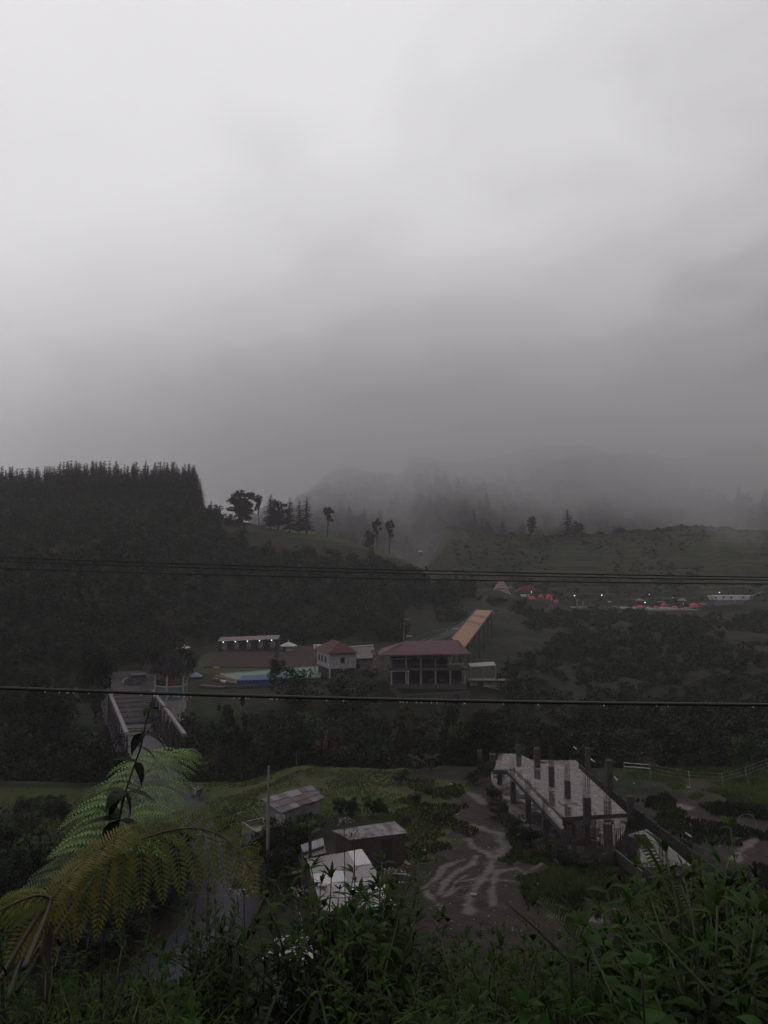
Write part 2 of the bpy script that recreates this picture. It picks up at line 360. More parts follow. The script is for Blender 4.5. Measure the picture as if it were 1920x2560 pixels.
def seg_d(x, y, pts):
    d = np.full(np.shape(x), 1e9)
    for (a, b), (c, e_) in zip(pts[:-1], pts[1:]):
        vx, vy = c - a, e_ - b; t = np.clip(((x - a) * vx + (y - b) * vy) / (vx * vx + vy * vy + 1e-9), 0, 1)
        d = np.minimum(d, np.hypot(x - a - t * vx, y - b - t * vy))
    return d
def gp(*pp): return [tuple(g(a, b)[:2]) for a, b in pp]
TRACKS = [
    (gp((1172, 2098), (1190, 2120), (1225, 2140), (1232, 2150), (1222, 2175), (1205, 2200), (1180, 2230), (1172, 2255), (1170, 2280)), .33),
    (gp((1195, 2140), (1175, 2165), (1135, 2185), (1108, 2215), (1098, 2230)), .26),
    (gp((1160, 2150), (1110, 2165), (1095, 2190), (1062, 2218), (1075, 2240), (1098, 2262)), .22),
    (gp((1290, 2170), (1245, 2180), (1235, 2200), (1230, 2230), (1232, 2262)), .24),
    (gp((1290, 2170), (1325, 2190), (1340, 2215), (1320, 2240)), .18),
    (gp((1165, 2190), (1140, 2205), (1120, 2235)), .15), (gp((1215, 2190), (1180, 2200), (1150, 2205)), .14),
    (gp((1205, 2210), (1150, 2218), (1110, 2240)), .13), (gp((1245, 2200), (1290, 2205), (1330, 2205)), .14),
    (gp((1170, 1983), (1200, 2000), (1215, 2008)), .5), (gp((1185, 2062), (1215, 2075), (1240, 2080)), .5),
    (gp((1250, 2085), (1262, 2110), (1255, 2135), (1235, 2150)), .5), (gp((1290, 2090), (1290, 2120), (1285, 2150)), .65),
    (gp((1440, 2225), (1455, 2235), (1475, 2222)), .7), (gp((1380, 2292), (1500, 2302), (1620, 2306), (1720, 2302)), .35),
    (gp((1400, 2284), (1480, 2290), (1540, 2296)), .16), (gp((1690, 2010), (1715, 2018)), .6), (gp((1700, 2045), (1740, 2060)), .9),
    (gp((1680, 2030), (1745, 2050)), .3), (gp((1865, 1990), (1885, 1988)), .5), (gp((1905, 2015), (1915, 2016)), .4),
    (gp((1850, 2120), (1870, 2105), (1910, 2085), (1930, 2080)), .35), (gp((1840, 2150), (1850, 2125)), .3),
    (gp((522, 2035), (560, 2028), (620, 2016), (650, 2005)), .45),
]
MUDZ = gp((1140, 1960), (1250, 1960), (1290, 2080), (1350, 2170), (1400, 2240), (1560, 2280), (1760, 2285), (1780, 2330), (1300, 2400), (930, 2400), (960, 2270), (1060, 2180), (1150, 2080))
def inpoly(x, y, P):
    ins = np.zeros(np.shape(x), bool); n = len(P)
    for i in range(n):
        x1, y1 = P[i]; x2, y2 = P[(i + 1) % n]
        c = ((y1 > y) != (y2 > y)) & (x < (x2 - x1) * (y - y1) / (y2 - y1 + 1e-12) + x1); ins ^= c
    return ins
def masks(x, y):
    wx = x + (fbm(x * .5, y * .5) - .5) * 5; wy = y + (fbm(x * .5 + 40, y * .5) - .5) * 5
    lawn = inpoly(wx, wy, gp((505, 1985), (520, 1885), (960, 1878), (1000, 1940), (980, 2040), (660, 2060))).astype(float)
    lawn = np.maximum(lawn, ((x < -16) & (y > 45) & (y < 88)).astype(float) * .75)
    lawn = np.maximum(lawn, inpoly(wx, wy, gp((1000, 1950), (1150, 1950), (1160, 2080), (1000, 2180), (900, 2180))).astype(float) * .8)
    lawn = np.maximum(lawn, inpoly(wx, wy, gp((1550, 1920), (1990, 1920), (1990, 2070), (1700, 1990))).astype(float) * .55)
    H(x, y); fq_ = H.q - np.floor(H.q); lawn = np.maximum(lawn, ((x > 28) & (y > 340) & (y < 470)).astype(float) * ss(.12, .42, fbm(x * .02 + 5, y * .03)) * (.05 + .85 * ss(.18, .36, np.abs(fq_ - .68))))
    lawn = np.maximum(lawn, ((x > -60) & (x < 20) & (y > 340) & (y < 360)).astype(float) * .9)
    lawn = np.maximum(lawn, ((x > -46) & (x < -14) & (y > 168) & (y < 215)).astype(float) * .7)
    mud = inpoly(wx, wy, MUDZ).astype(float)
    mud = np.maximum(mud, inpoly(wx, wy, gp((1650, 2010), (1740, 2000), (1960, 2080), (1990, 2180), (1820, 2160), (1700, 2080))).astype(float))
    mud = np.maximum(mud, ((x > 33) & (x < 76) & (y > 285) & (y < 302)).astype(float) * .8)
    mud = np.maximum(mud, ss(.55, .7, fbm(x * .15, y * .15)) * ((y > 33) & (y < 85)) * .8)
    clay = np.zeros(np.shape(x)); nz = fbm(x * 1.3, y * 1.3, 4)
    near = (y > 35) & (y < 92)
    for P, wd in TRACKS:
        d = seg_d(x, y, P); clay = np.maximum(clay, ss(wd * (1.5), wd * .3, d + (nz - .5) * wd * 2.6) * .9)
    return lawn * (1 - .0 * mud), mud, clay * near

def ground_sheet(name, xs, ys, xfun, dz=0.0):
    X, Y = xfun(xs, ys); Z = H(X, Y) + dz
    ny, nx = X.shape; gg = G()
    idx = np.arange(ny * nx).reshape(ny, nx)
    f = np.stack([idx[:-1, :-1], idx[:-1, 1:], idx[1:, 1:], idx[1:, :-1]], -1).reshape(-1, 4)
    gg.add(np.stack([X, Y, Z], -1), f); me = gg.mesh(name, M['ground'], True)
    for nm, a in zip(('lawn', 'mud', 'clay'), masks(X.ravel(), Y.ravel())):
        q = me.attributes.new(nm, 'FLOAT', 'POINT'); q.data.foreach_set('value', np.asarray(a, np.float32))
    o = bpy.data.objects.new(name, me); C.objects.link(o); o['kind'] = 'structure'; return o
# rows: fine near the building site, coarser with distance; one continuous sheet
ys = [-80.]
while ys[-1] < 1500:
    y = ys[-1]; ys.append(y + (2.5 if y < -6 else .45 if y < 34 else (.17 if y > 42 else .3) if y < 68 else .5 if y < 100 else max(.9, .0062 * y)))
ys = np.array(ys); tt = np.linspace(-1, 1, 760); tt = .62 * tt + .38 * tt ** 3
ground_sheet('ground', tt, ys, lambda a, b: (a[None, :] * (58 + np.maximum(b, 0) * 1.0)[:, None], np.repeat(b[:, None], len(a), 1)))

# ------------------------------------------------------------------ leaves and trees
def unit(v): return v / (np.linalg.norm(v, axis=-1, keepdims=True) + 1e-9)
def cards(gg, c, size, up=.3, rng=RNG, tint=None, aspect=.55, down=None):
    n = len(c); d = unit(rng.normal(size=(n, 3))); nr = unit(rng.normal(size=(n, 3)) + np.array((0, 0, up * 3)))
    if down is not None: d = unit(d * .5 + down)
    s_ = unit(np.cross(nr, d)); size = np.broadcast_to(size, n)[:, None] * rng.uniform(.7, 1.3, (n, 1))
    v = np.stack([c - d * size, c + s_ * size * aspect, c + d * size, c - s_ * size * aspect], 1)
    f = np.arange(n * 4).reshape(n, 4)
    t = rng.uniform(.2, .8, n) if tint is None else tint
    gg.add(v.reshape(-1, 3), f, np.repeat(t, 4)); return gg

def broadleaf(seed, h=8, r=3, leaves=1500, ls=.22, trunk_frac=.3, clumps=26, dense=.42):
    rg = np.random.default_rng(seed); tr = G(); cr_ = G()
    th = h * trunk_frac
    bend = rg.normal(size=2) * .25
    tp = [(0, 0, -.4), (bend[0] * .3, bend[1] * .3, th * .5), (bend[0], bend[1], th), (bend[0] * 1.6, bend[1] * 1.6, h * .7)]
    tr.tube(tp, [h * .03, h * .022, h * .018, h * .006], 7)
    cz = th + (h - th) * .5; rz = (h - th) * .5
    cc = []
    for i in range(clumps):
        d = unit(rg.normal(size=3)); k = rg.uniform(.35, 1.0)
        c = np.array((bend[0] + d[0] * r * k * rg.uniform(.7, 1.1), bend[1] + d[1] * r * k, cz + d[2] * rz * k))
        cc.append(c)
        if i < 9: tr.tube([(bend[0], bend[1], th * rg.uniform(.7, 1)), (np.array((bend[0], bend[1], th)) + c) / 2 + (0, 0, -.1 * h * .1), c], [h * .011, h * .008, h * .003], 5)
    per = leaves // clumps
    for c in cc:
        rr = r * rg.uniform(dense * .6, dense); q = unit(rg.normal(size=(per, 3))) * rg.uniform(.45, 1.0, (per, 1)) * rr * np.array((1, 1, .75))
        t = np.clip(rg.uniform(.15, .75) + rg.uniform(-.15, .15, per), 0, 1)
        cards(cr_, c + q, ls, .5, rg, t)
    return tr, cr_
def conifer(seed, h=20, r=2.6, dens=1.0, low=.12, ls=.55):
    rg = np.random.default_rng(seed); tr = G(); cr_ = G()
    tr.tube([(0, 0, -.5), (rg.normal() * .1, 0, h * .5), (0, 0, h)], [h * .013, h * .009, h * .001], 6)
    nw = int(h * 1.9); P = []; T = []; Dn = []; S_ = []
    for i in range(nw):
        f = low + (1 - low) * (i + rg.uniform(0, .8)) / nw; z = f * h
        R_ = r * (1 - f) ** .72 * rg.uniform(.65, 1.15) + .12; f2 = max(.35, (1 - f) ** .4)
        for a in rg.uniform(0, 2 * pi, 5):
            k = max(3, int(9 * R_ / r * dens + 2)); s_ = np.linspace(.1, 1, k)
            tt_ = rg.uniform(.2, .8)
            for q in s_:
                P.append((cos(a) * R_ * q, sin(a) * R_ * q, z + .12 * R_ * q - .32 * R_ * q * q)); T.append(tt_); Dn.append((cos(a) * .8, sin(a) * .8, -.5)); S_.append(ls * f2 * (1.25 if q < .5 else .9))
    cards(cr_, np.array(P) + rg.normal(size=(len(P), 3)) * .1, np.array(S_), .4, rg, np.array(T), .38, np.array(Dn))
    return tr, cr_
def banana(seed, h=4.5):
    rg = np.random.default_rng(seed); tr = G(); lf = G()
    tr.tube([(0, 0, -.3), (.05, 0, h * .3), (.1, 0, h * .55)], [.17, .14, .09], 8)
    for i in range(9):
        a = i * 2.4 + rg.uniform(-.3, .3); Ln = h * rg.uniform(.42, .6); el = rg.uniform(.5, 1.25)
        strip(lf, (.1, 0, h * .55), a, el, Ln, h * .075, 7, 1.5, rg, rg.uniform(.2, .9))
    return tr, lf
def strip(gg, p0, az, el, Ln, wd, n, droop, rg, tint=.5, fold=.35, prof=None):
    """an arching blade or leaf: a folded strip with a midrib"""
    p = np.array(p0, float); out_ = np.array((cos(az), sin(az), 0)); side = np.array((-sin(az), cos(az), 0)); ps = []; e_ = el
    for i in range(n + 1):
        ps.append(p.copy()); d = out_ * cos(e_) + np.array((0, 0, sin(e_))); p = p + d * Ln / n; e_ -= droop / n
    ps = np.array(ps); u = np.linspace(0, 1, n + 1)
    pr = (np.sin(np.clip(u * .92 + .06, 0, 1) * pi) ** .75 if prof is None else prof(u)) * wd
    l_ = ps + side * pr[:, None] + np.array((0, 0, fold)) * pr[:, None]; r_ = ps - side * pr[:, None] + np.array((0, 0, fold)) * pr[:, None]
    v = np.concatenate([l_, ps, r_]); m = n + 1
    f = [[i, m + i, m + i + 1, i + 1] for i in range(n)] + [[m + i, 2 * m + i, 2 * m + i + 1, m + i + 1] for i in range(n)]
    gg.add(v, f, tint); return ps
TREES = {}
def reg(key, pair, mt, bark='bark'):
    tr, cr_ = pair; TREES[key] = (tr.mesh('trunk', M[bark], True), cr_.mesh('crown', M[mt]))
def place_tree(key, x, y, s=1.0, label='', cat='tree', group=None, name='broadleaf_tree', z=None, names=('trunk', 'crown'), sz=None, rz=None, lean=0):
    z = h1(x, y) if z is None else z
    t = thing(name, label, cat, (x, y, z), random.uniform(0, 6.28) if rz is None else rz, group)
    if lean: t.rotation_euler = (lean, 0, t.rotation_euler[2])
    t.scale = (s, s, s if sz is None else sz)
    for nm, me in zip(names, TREES[key]): obj(nm, me, None, t)
    return t
for i in range(4): reg(f'bd{i}', broadleaf(20 + i, 8, 3.1, 2800, .20, .10, 32), 'leaf_dark')
for i in range(2): reg(f'bm{i}', broadleaf(30 + i, 8, 3.0, 2800, .20, .12, 32), 'leaf_mid')
reg('bo0', broadleaf(40, 7, 2.4, 2200, .20, .3, 22), 'leaf_olive')
reg('br0', broadleaf(41, 6.5, 2.3, 1800, .20, .3, 20), 'leaf_red')
reg('far0', broadleaf(42, 10, 3.0, 2600, .34, .04, 40), 'conifer'); reg('far1', broadleaf(43, 10, 2.0, 2200, .30, .10, 34, .5), 'conifer')
reg('umb0', broadleaf(44, 10, 2.6, 900, .32, .52, 15), 'leaf_dark')
reg('loose', broadleaf(45, 8, 2.2, 900, .2, .45, 22, .25), 'leaf_mid')
for i in range(4): reg(f'cf{i}', conifer(50 + i, 20, 3.1, 1.0), 'conifer')
reg('bn0', banana(60), 'leaf_dark', 'stem'); reg('bn1', banana(61), 'leaf_dark', 'stem')

PATH = [tuple(at(a, b, D)[:2]) for a, b, D in ((1052, 1605, 196), (1045, 1582, 214), (1055, 1564, 228), (1085, 1556, 240), (1150, 1551, 252), (1230, 1543, 268), (1320, 1535, 285), (1390, 1526, 300), (1440, 1522, 308))]
def forest(name, pts, keys, smin, smax, mt, label, cat, seed, hk=1.0):
    rg = np.random.default_rng(seed); gg = G(); src = []
    for k in keys: src.append(k)
    for (x, y) in pts:
        s_ = src[rg.integers(len(src))]; s = rg.uniform(smin, smax); a = rg.uniform(0, 2 * pi)
        Mx = np.array([[cos(a) * s, -sin(a) * s, 0], [sin(a) * s, cos(a) * s, 0], [0, 0, s * hk * rg.uniform(.8, 1.2)]])
        gg.merge(s_, Mx, (x, y, h1(x, y) - .3), rg.uniform(-.12, .12))
    return tag(obj(name, gg, M[mt]), label, cat, kind='stuff')
# ------------------------------------------------------------------ far woods (stuff) and ridge conifers (things)
lowA = [broadleaf(70 + i, 8, 3.6, 420, .5, .02, 14, .5)[1] for i in range(3)]
lowC = [conifer(80 + i, 12, 3.4, .6, .02, 1.0)[1] for i in range(3)]
rg = np.random.default_rng(3)
pts = []
while len(pts) < 1500:
    x = rg.uniform(-210, 45); y = rg.uniform(128, 352)
    yb = np.interp(x, [-400, -80, -62, -50, 0, 30, 50], [128, 133, 178, 226, 232, 236, 262])
    if y < yb or x > 40 - (y - 230) * .1: continue
    if y > 306 and x > -66: continue
    if y > 322 and rg.random() < .7: continue
    if abs(x) > y * .62 + 12: continue
    if (190 < y < 262 and x > 5) or (262 <= y < 300 and x > 5 + (y - 262) * .8): continue
    pts.append((x, y))
forest('woods', pts, lowA, .55, 1.05, 'leaf_dark', 'dark woods covering the left hillside behind the cottages', 'woods', 5)
pts = [(rg.uniform(60, 330), rg.uniform(455, 480)) for _ in range(60)] + [(rg.uniform(40, 330), rg.uniform(560, 900)) for _ in range(600)] + [(rg.uniform(-260, 40), rg.uniform(520, 900)) for _ in range(500)]
forest('mountain_woods', pts[60:], lowC[:1] + lowA, .8, 1.6, 'conifer', 'misty forest on the mountain behind the terraced hill', 'woods', 6)
scr = [broadleaf(90 + i, 2.2, 1.7, 130, .34, .05, 7, .6)[1] for i in range(3)]
pts = []
while len(pts) < 1500:
    x = rg.uniform(18, 190); y = rg.uniform(126, 298)
    if abs(x) > y * .62 + 8 or fbm(x * .06, y * .06) < .42: continue
    if float(seg_d(np.array(x), np.array(y), PATH)) < 5 or (x < 22 and 190 < y < 240): continue
    if 13 < x < 44 and y > 150 and abs((x - 18) - (y - 168) * .25) < 7: continue
    pts.append((x, y))
forest('scrub', pts, scr, .5, 1.25, 'leaf_dark', 'dark scrub covering the slope below the plaza', 'scrub', 8)
XX = rg.uniform(35, 260, 9000); YY = rg.uniform(345, 452, 9000); H(XX, YY); fq_ = H.q - np.floor(H.q)
kp = ((np.abs(fq_ - .62) < .16) & (fbm(XX * .04, YY * .02) > .42)) | (fbm(XX * .03 + 50, YY * .04) > .63)
pts = list(zip(XX[kp], YY[kp]))[:1500]
forest('hill_bushes', pts, scr, .25, .75, 'leaf_dark', 'low bushes scattered over the terraced green hill', 'bushes', 9)

# conifer stand on the left skyline
rg = np.random.default_rng(12)
cnt = 0
for i in range(276):
    px = -30 + (i % 92) / 92 * 525 + rg.uniform(-7, 7); D = 346 + (i // 92) * 11 + rg.uniform(-6, 6)
    top = 1168 + rg.uniform(-8, 26) + (12 if px < 130 else 0) + (-8 if px < 482 else (px - 485) * 3.2)
    x = xat(px, D); zb = h1(x, D) - .5; hh = at(px, top, D)[2] - zb
    place_tree(f'cf{rg.integers(4)}', x, D, max(.8, hh / 20) * rg.uniform(.95, 1.5), 'tall dark conifer in the dense stand on the left skyline', group='conifers of the dense stand on the left skyline', name='conifer', z=zb, sz=hh / 20)
def sky_tree(key, px, top, bot, D, wd, label, name='broadleaf_tree', hm=10., rm=3.2):
    a = at(px, bot, D); b = at(px, top, D); x = a[0]; hh = b[2] - a[2]
    z = h1(x, D); zz = min(z, a[2]) - .3; hh = b[2] - zz
    place_tree(key, x, D, wd / 2 / F * D / rm, label, name=name, z=zz, sz=hh / hm)
sky_tree('far0', 605, 1222, 1310, 350, 84, 'broad dark round tree alone on the skyline right of the conifer stand')
sky_tree('umb0', 648, 1238, 1300, 350, 26, 'small thin tree between the round tree and the narrow trees on the ridge', rm=2.6)
sky_tree('cf3', 676, 1236, 1325, 350, 60, 'narrow dark tree, first of the tall row right of the round tree', 'conifer', 20, 3.1)
sky_tree('far1', 694, 1244, 1325, 348, 44, 'bushy dark tree with a full crown, second of the tall ridge row', rm=2.0)
sky_tree('cf0', 724, 1244, 1315, 350, 50, 'pointed tree in the middle of the tall ridge row', 'conifer', 20, 3.1)
sky_tree('cf1', 748, 1252, 1318, 349, 46, 'shorter pointed tree, second from the right in the tall ridge row', 'conifer', 20, 3.1)
sky_tree('cf2', 766, 1243, 1322, 350, 50, 'pointed tree with a split tip at the right end of the ridge row', 'conifer', 20, 3.1)
sky_tree('umb0', 818, 1268, 1310, 358, 32, 'lone umbrella shaped tree on the descending ridge', rm=2.6)
sky_tree('umb0', 943, 1298, 1340, 365, 24, 'left tree of the misty pair on the ridge', rm=2.6)
sky_tree('umb0', 973, 1302, 1342, 365, 26, 'right tree of the misty pair on the ridge', rm=2.6)
sky_tree('far0', 925, 1325, 1352, 345, 30, 'low dark bushy tree just below the misty pair on the ridge')
sky_tree('cf1', 527, 1250, 1290, 356, 20, 'small conifer just right of the dense conifer stand', 'conifer', 20, 3.1)
sky_tree('cf3', 548, 1262, 1292, 356, 14, 'tiny conifer between the dense stand and the round tree', 'conifer', 20, 3.1)
sky_tree('cf2', 1420, 1274, 1340, 452, 54, 'tall conifer standing on the crest of the terraced hill', 'conifer', 20, 3.1)
sky_tree('far0', 1446, 1302, 1344, 450, 30, 'rounded tree beside the tall conifer on the terraced hill')
sky_tree('far0', 1328, 1290, 1322, 452, 26, 'small round tree alone on the left crest of the terraced hill')
sky_tree('far0', 1545, 1320, 1342, 452, 40, 'low bush tree on the middle crest of the terraced hill')
sky_tree('far0', 1500, 1328, 1344, 450, 24, 'low bush right of the conifer on the terraced hill')

# ------------------------------------------------------------------ gorge trees
GL = 'dense dark tree in the gorge'
rg = np.random.default_rng(21); used = []; k = 0; tries = 0
def ok(x, y, d):
    return all((x - a) ** 2 + (y - b) ** 2 > d * d for a, b in used)
while k < 230 and tries < 9000:
    tries += 1
    y = rg.uniform(90, 150); x = rg.uniform(-y * .55, y * .58)
    bx = -24.2 - (y - 88) * .41
    if abs(x - bx) < 5.2 and y < 124: continue
    if -50 < x < -26 and y > 119: continue       # bridge, pavilion and road
    if -48 < x < 3 and y > 138: continue
    if x > 0 and x < 24 and y > 142: continue
    if not ok(x, y, 2.9): continue
    z = h1(x, y)
    topz = CZ - (np.interp(x, [-80, -47, -19, 0, 20, 60], [1600, 1690, 1765, 1765, 1765, 1720]) - 1442) / F * y
    hh = min(topz - z, 13 if y > 97 else 7.5) * rg.uniform(.72, 1.0)
    if hh < 2.2: continue
    used.append((x, y)); k += 1
    kk = f'bd{rg.integers(4)}' if rg.random() < .8 else ('bm0', 'bm1', 'bo0')[rg.integers(3)]
    side = 'left of the bridge' if x < -40 else 'between the grass field and the far bank'
    place_tree(kk, x, y, hh / 8 * rg.uniform(.85, 1.15), f'dense dark tree in the gorge {side}', group=f'trees in the gorge {side}', z=z, sz=hh / 8)
# left woods above the left field and around the resort
for i in range(46):
    y = rg.uniform(100, 205); x = rg.uniform(-y * .56, -54)
    if not ok(x, y, 4.5) or (x > -58 and y > 140): continue
    used.append((x, y))
    place_tree(f'bd{rg.integers(4)}', x, y, rg.uniform(.8, 1.35), 'dark tree among the woods on the left side of the valley', group='dark trees of the left woods')
def tree_at(key, px, base, D, topy, wd, label, name='broadleaf_tree', hm=8., rm=3.0, **kw):
    x = xat(px, D); z = h1(x, D) if base is None else at(px, base, D)[2]; hh = at(px, topy, D)[2] - z
    return place_tree(key, x, D, wd / 2 / F * D / rm, label, name=name, z=z, sz=hh / hm, **kw)
tree_at('bd1', 690, 1712, 152, 1632, 48, 'small dark round tree standing in front of the green pool', rm=3.1)
tree_at('bm0', 745, None, 132, 1670, 120, 'wide leafy tree below the white house')
tree_at('bm1', 880, None, 136, 1668, 150, 'large leafy tree between the white house and the big building')
tree_at('br0', 825, None, 104, 1795, 75, 'reddish brown tree at the far edge of the grass field', hm=6.5, rm=2.3)
tree_at('bo0', 1000, None, 100, 1760, 90, 'olive tree rising above the gorge under the big building', hm=7, rm=2.4)
tree_at('bo0', 1165, None, 92, 1790, 80, 'yellowish leafy tree left of the unfinished concrete frame', hm=7, rm=2.4)
tree_at('bm1', 1570, 1880, 95, 1820, 90, 'low olive bush behind the black construction wall')
tree_at('cf1', 1270, None, 120, 1640, 70, 'dark pointed tree right of the big building', 'conifer', 20, 3.1)
tree_at('cf2', 1330, None, 118, 1660, 80, 'dark bushy pine further right of the big building', 'conifer', 20, 3.1)
tree_at('bd2', 245, None, 122, 1610, 90, 'tall rounded dark tree left of the parked van')
tree_at('bo0', 430, 1640, 205, 1525, 60, 'faint yellowish tree behind the pavilion roof', hm=7, rm=2.4)
for i, (px, D, ty, wd) in enumerate(((352, 176, 1580, 90), (395, 160, 1592, 90), (435, 150, 1600, 90), (475, 172, 1622, 50), (300, 185, 1580, 100), (262, 160, 1600, 90))):
    tree_at(f'bd{i % 4}', px, None, D, ty, wd, ('tall dark tree behind the pavilion, left one', 'dark tree directly behind the pavilion roof', 'dark tree just right of the pavilion roof tip', 'small dark tree between the pavilion and the cottages', 'tall dark tree far behind the parked van', 'dark tree left of the parked van near the woods')[i])
tree_at('bd0', 1130, None, 96, 1740, 100, 'large dark tree at the head of the muddy yard')
tree_at('bd3', 1215, 1890, 92, 1760, 110, 'dark tree directly behind the far end of the concrete slab')
tree_at('loose', 545, None, 92, 1760, 60, 'thin leafy sapling beside the bridge end', rm=2.2)
tree_at('loose', 600, None, 94, 1740, 80, 'loose leafy tree with bare stems right of the bridge', rm=2.2)
for px, D, tp, lb in ((1035, 84, 1870, 'banana plant at the near left of the pair by the yard'), (1075, 85, 1868, 'banana plant with pale leaf ribs at the head of the yard')):
    x = xat(px, D); hh = at(px, tp, D)[2] - h1(x, D)
    place_tree('bn0' if px < 1050 else 'bn1', x, D, .55, lb, 'plant', name='banana_plant', names=('stem', 'leaf_crown'), sz=hh / 4.5 * .8)
NEAR_ROAD = [(-24.6, 88)] + [tuple(g(a, b)[:2]) for a, b in ((434, 1980), (474, 2043), (540, 2110), (590, 2165), (585, 2240), (530, 2335), (430, 2440), (290, 2520))] + [(-24, 31)]
# bushes lining the yard and the slab
for i, (px, py, s) in enumerate([(1180, 1960, .5), (1235, 2000, .45), (1250, 2040, .5), (1290, 2090, .55), (1330, 2110, .5), (1210, 1935, .5), (1370, 2150, .5), (1420, 2170, .45), (1480, 2180, .4), (1090, 2050, .3), (1040, 2010, .35), (1015, 2060, .3), (1000, 1960, .5), (960, 2040, .35), (1070, 1985, .3)]):
    q = g(px, py); place_tree(('bm0', 'bd1', 'bm1')[i % 3], q[0], q[1], s * .62, 'low green bush growing beside the muddy yard', 'bush', 'bushes along the muddy yard', 'bush', names=('stem', 'foliage'), sz=s * .35)
for i, (px, py, s) in enumerate([(700, 2140, .7), (730, 2165, .7), (655, 2150, .5), (690, 2210, .6), (740, 2130, .6), (880, 2046, .4), (935, 2040, .4), (850, 2036, .35), (560, 2080, .4)]):
    q = g(px, py); place_tree(('bd0', 'bd2')[i % 2], q[0], q[1], s * .7, 'dark bush growing among the tin roofed shacks', 'bush', 'bushes among the shacks', 'bush', names=('stem', 'foliage'), sz=s * .5)
for i in range(26):
    y = rg.uniform(38, 86); x = -rg.uniform(.33, .58) * y
    place_tree(('bd0', 'bm0', 'bd3')[i % 3], x, y, rg.uniform(.25, .5), 'low shrub on the terraced left field', 'bush', 'shrubs on the terraced left field', 'bush', names=('stem', 'foliage'), sz=rg.uniform(.15, .3))
for i in range(110):
    y = rg.uniform(27, 58); x = -rg.uniform(.16, .62) * y - 3
    if float(seg_d(np.array(x), np.array(y), NEAR_ROAD)) < 3.3: continue
    place_tree(('bd0', 'bm0', 'bd3')[i % 3], x, y, rg.uniform(.35, .65), 'dark bush on the bank left of the road below the fern', 'bush', 'bushes on the bank left of the road', 'bush', names=('stem', 'foliage'), sz=rg.uniform(.25, .5))
for i in range(34):
    px = 500 + i * 18 + rg.uniform(-14, 14); q = g(px, 1882 + rg.uniform(-12, 14)); 
    place_tree(('bd0', 'bm0', 'bd3', 'bd1')[i % 4], q[0], q[1], rg.uniform(.25, .6), 'bush along the far edge of the grass field', 'bush', 'bushes along the far edge of the grass field', 'bush', names=('stem', 'foliage'), sz=rg.uniform(.25, .45))
# field grass tufts
def tufts(name, poly, n, hgt, mt, label, seed, size=.1, pxl=None):
    rg = np.random.default_rng(seed); P = np.array(poly); lo, hi = P.min(0), P.max(0); q = rg.uniform(lo, hi, (n * 3, 2)); q = q[inpoly(q[:, 0] + (fbm(q[:, 0] * .6, q[:, 1] * .6) - .5) * 5, q[:, 1] + (fbm(q[:, 0] * .6 + 9, q[:, 1] * .6) - .5) * 5, poly)][:n]
    q = q[fbm(q[:, 0] * .3, q[:, 1] * .3) > .4]
    c = np.stack([q[:, 0], q[:, 1], H(q[:, 0], q[:, 1]) + hgt * .5], 1); gg = G()
    cards(gg, c, hgt, .1, rg, np.clip(fbm(q[:, 0] * .2, q[:, 1] * .2) * 1.4 - .2 + rg.uniform(-.15, .15, len(q)), 0, 1), size / hgt, np.array((0, 0, 1.2)))
    return tag(obj(name, gg, M[mt]), label, 'grass', kind='stuff')
tufts('field_grass', gp((505, 1985), (520, 1885), (960, 1878), (1000, 1940), (980, 2040), (660, 2060)), 9000, .10, 'field_grass', 'short green grass of the flat field beyond the shacks', 1, .07)
tufts('yard_grass', gp((1000, 1950), (1150, 1950), (1160, 2080), (1060, 2160), (900, 2180), (1000, 2050)), 5000, .13, 'field_grass', 'rough grass at the left edge of the muddy yard', 2, .07)
tufts('site_grass', gp((1530, 1915), (1990, 1915), (1990, 2060), (1700, 1985)), 7000, .18, 'field_grass', 'rough grass beyond the black construction wall', 3, .07)
tufts('slope_grass', [(-48, 40), (-19, 40), (-27, 86), (-60, 86)], 12000, .22, 'field_grass', 'rough grass on the terraced field left of the road', 4, .08)
tufts('verge_grass', gp((520, 2010), (660, 2060), (640, 2140), (760, 2250), (640, 2330), (560, 2120)), 5000, .22, 'field_grass', 'rough grass between the road and the shacks', 6, .08)
tufts('frame_grass', gp((1230, 2010), (1300, 2110), (1390, 2175), (1560, 2175), (1520, 2240), (1360, 2240), (1300, 2160)), 5000, .22, 'field_grass', 'rough grass along the foot of the concrete frame', 7, .08)

tufts('site_weeds', gp((1600, 1980), (1990, 2040), (1990, 2300), (1500, 2300), (1400, 2230), (1560, 2180), (1740, 2160)), 9000, .22, 'leaf_mid', 'dark weeds over the brown ground right of the concrete frame', 12, .09)
tufts('yard_weeds', gp((1280, 2090), (1400, 2190), (1520, 2260), (1400, 2290), (1290, 2260)), 2600, .2, 'leaf_mid', 'sparse weeds between the muddy yard and the concrete frame', 13, .08)
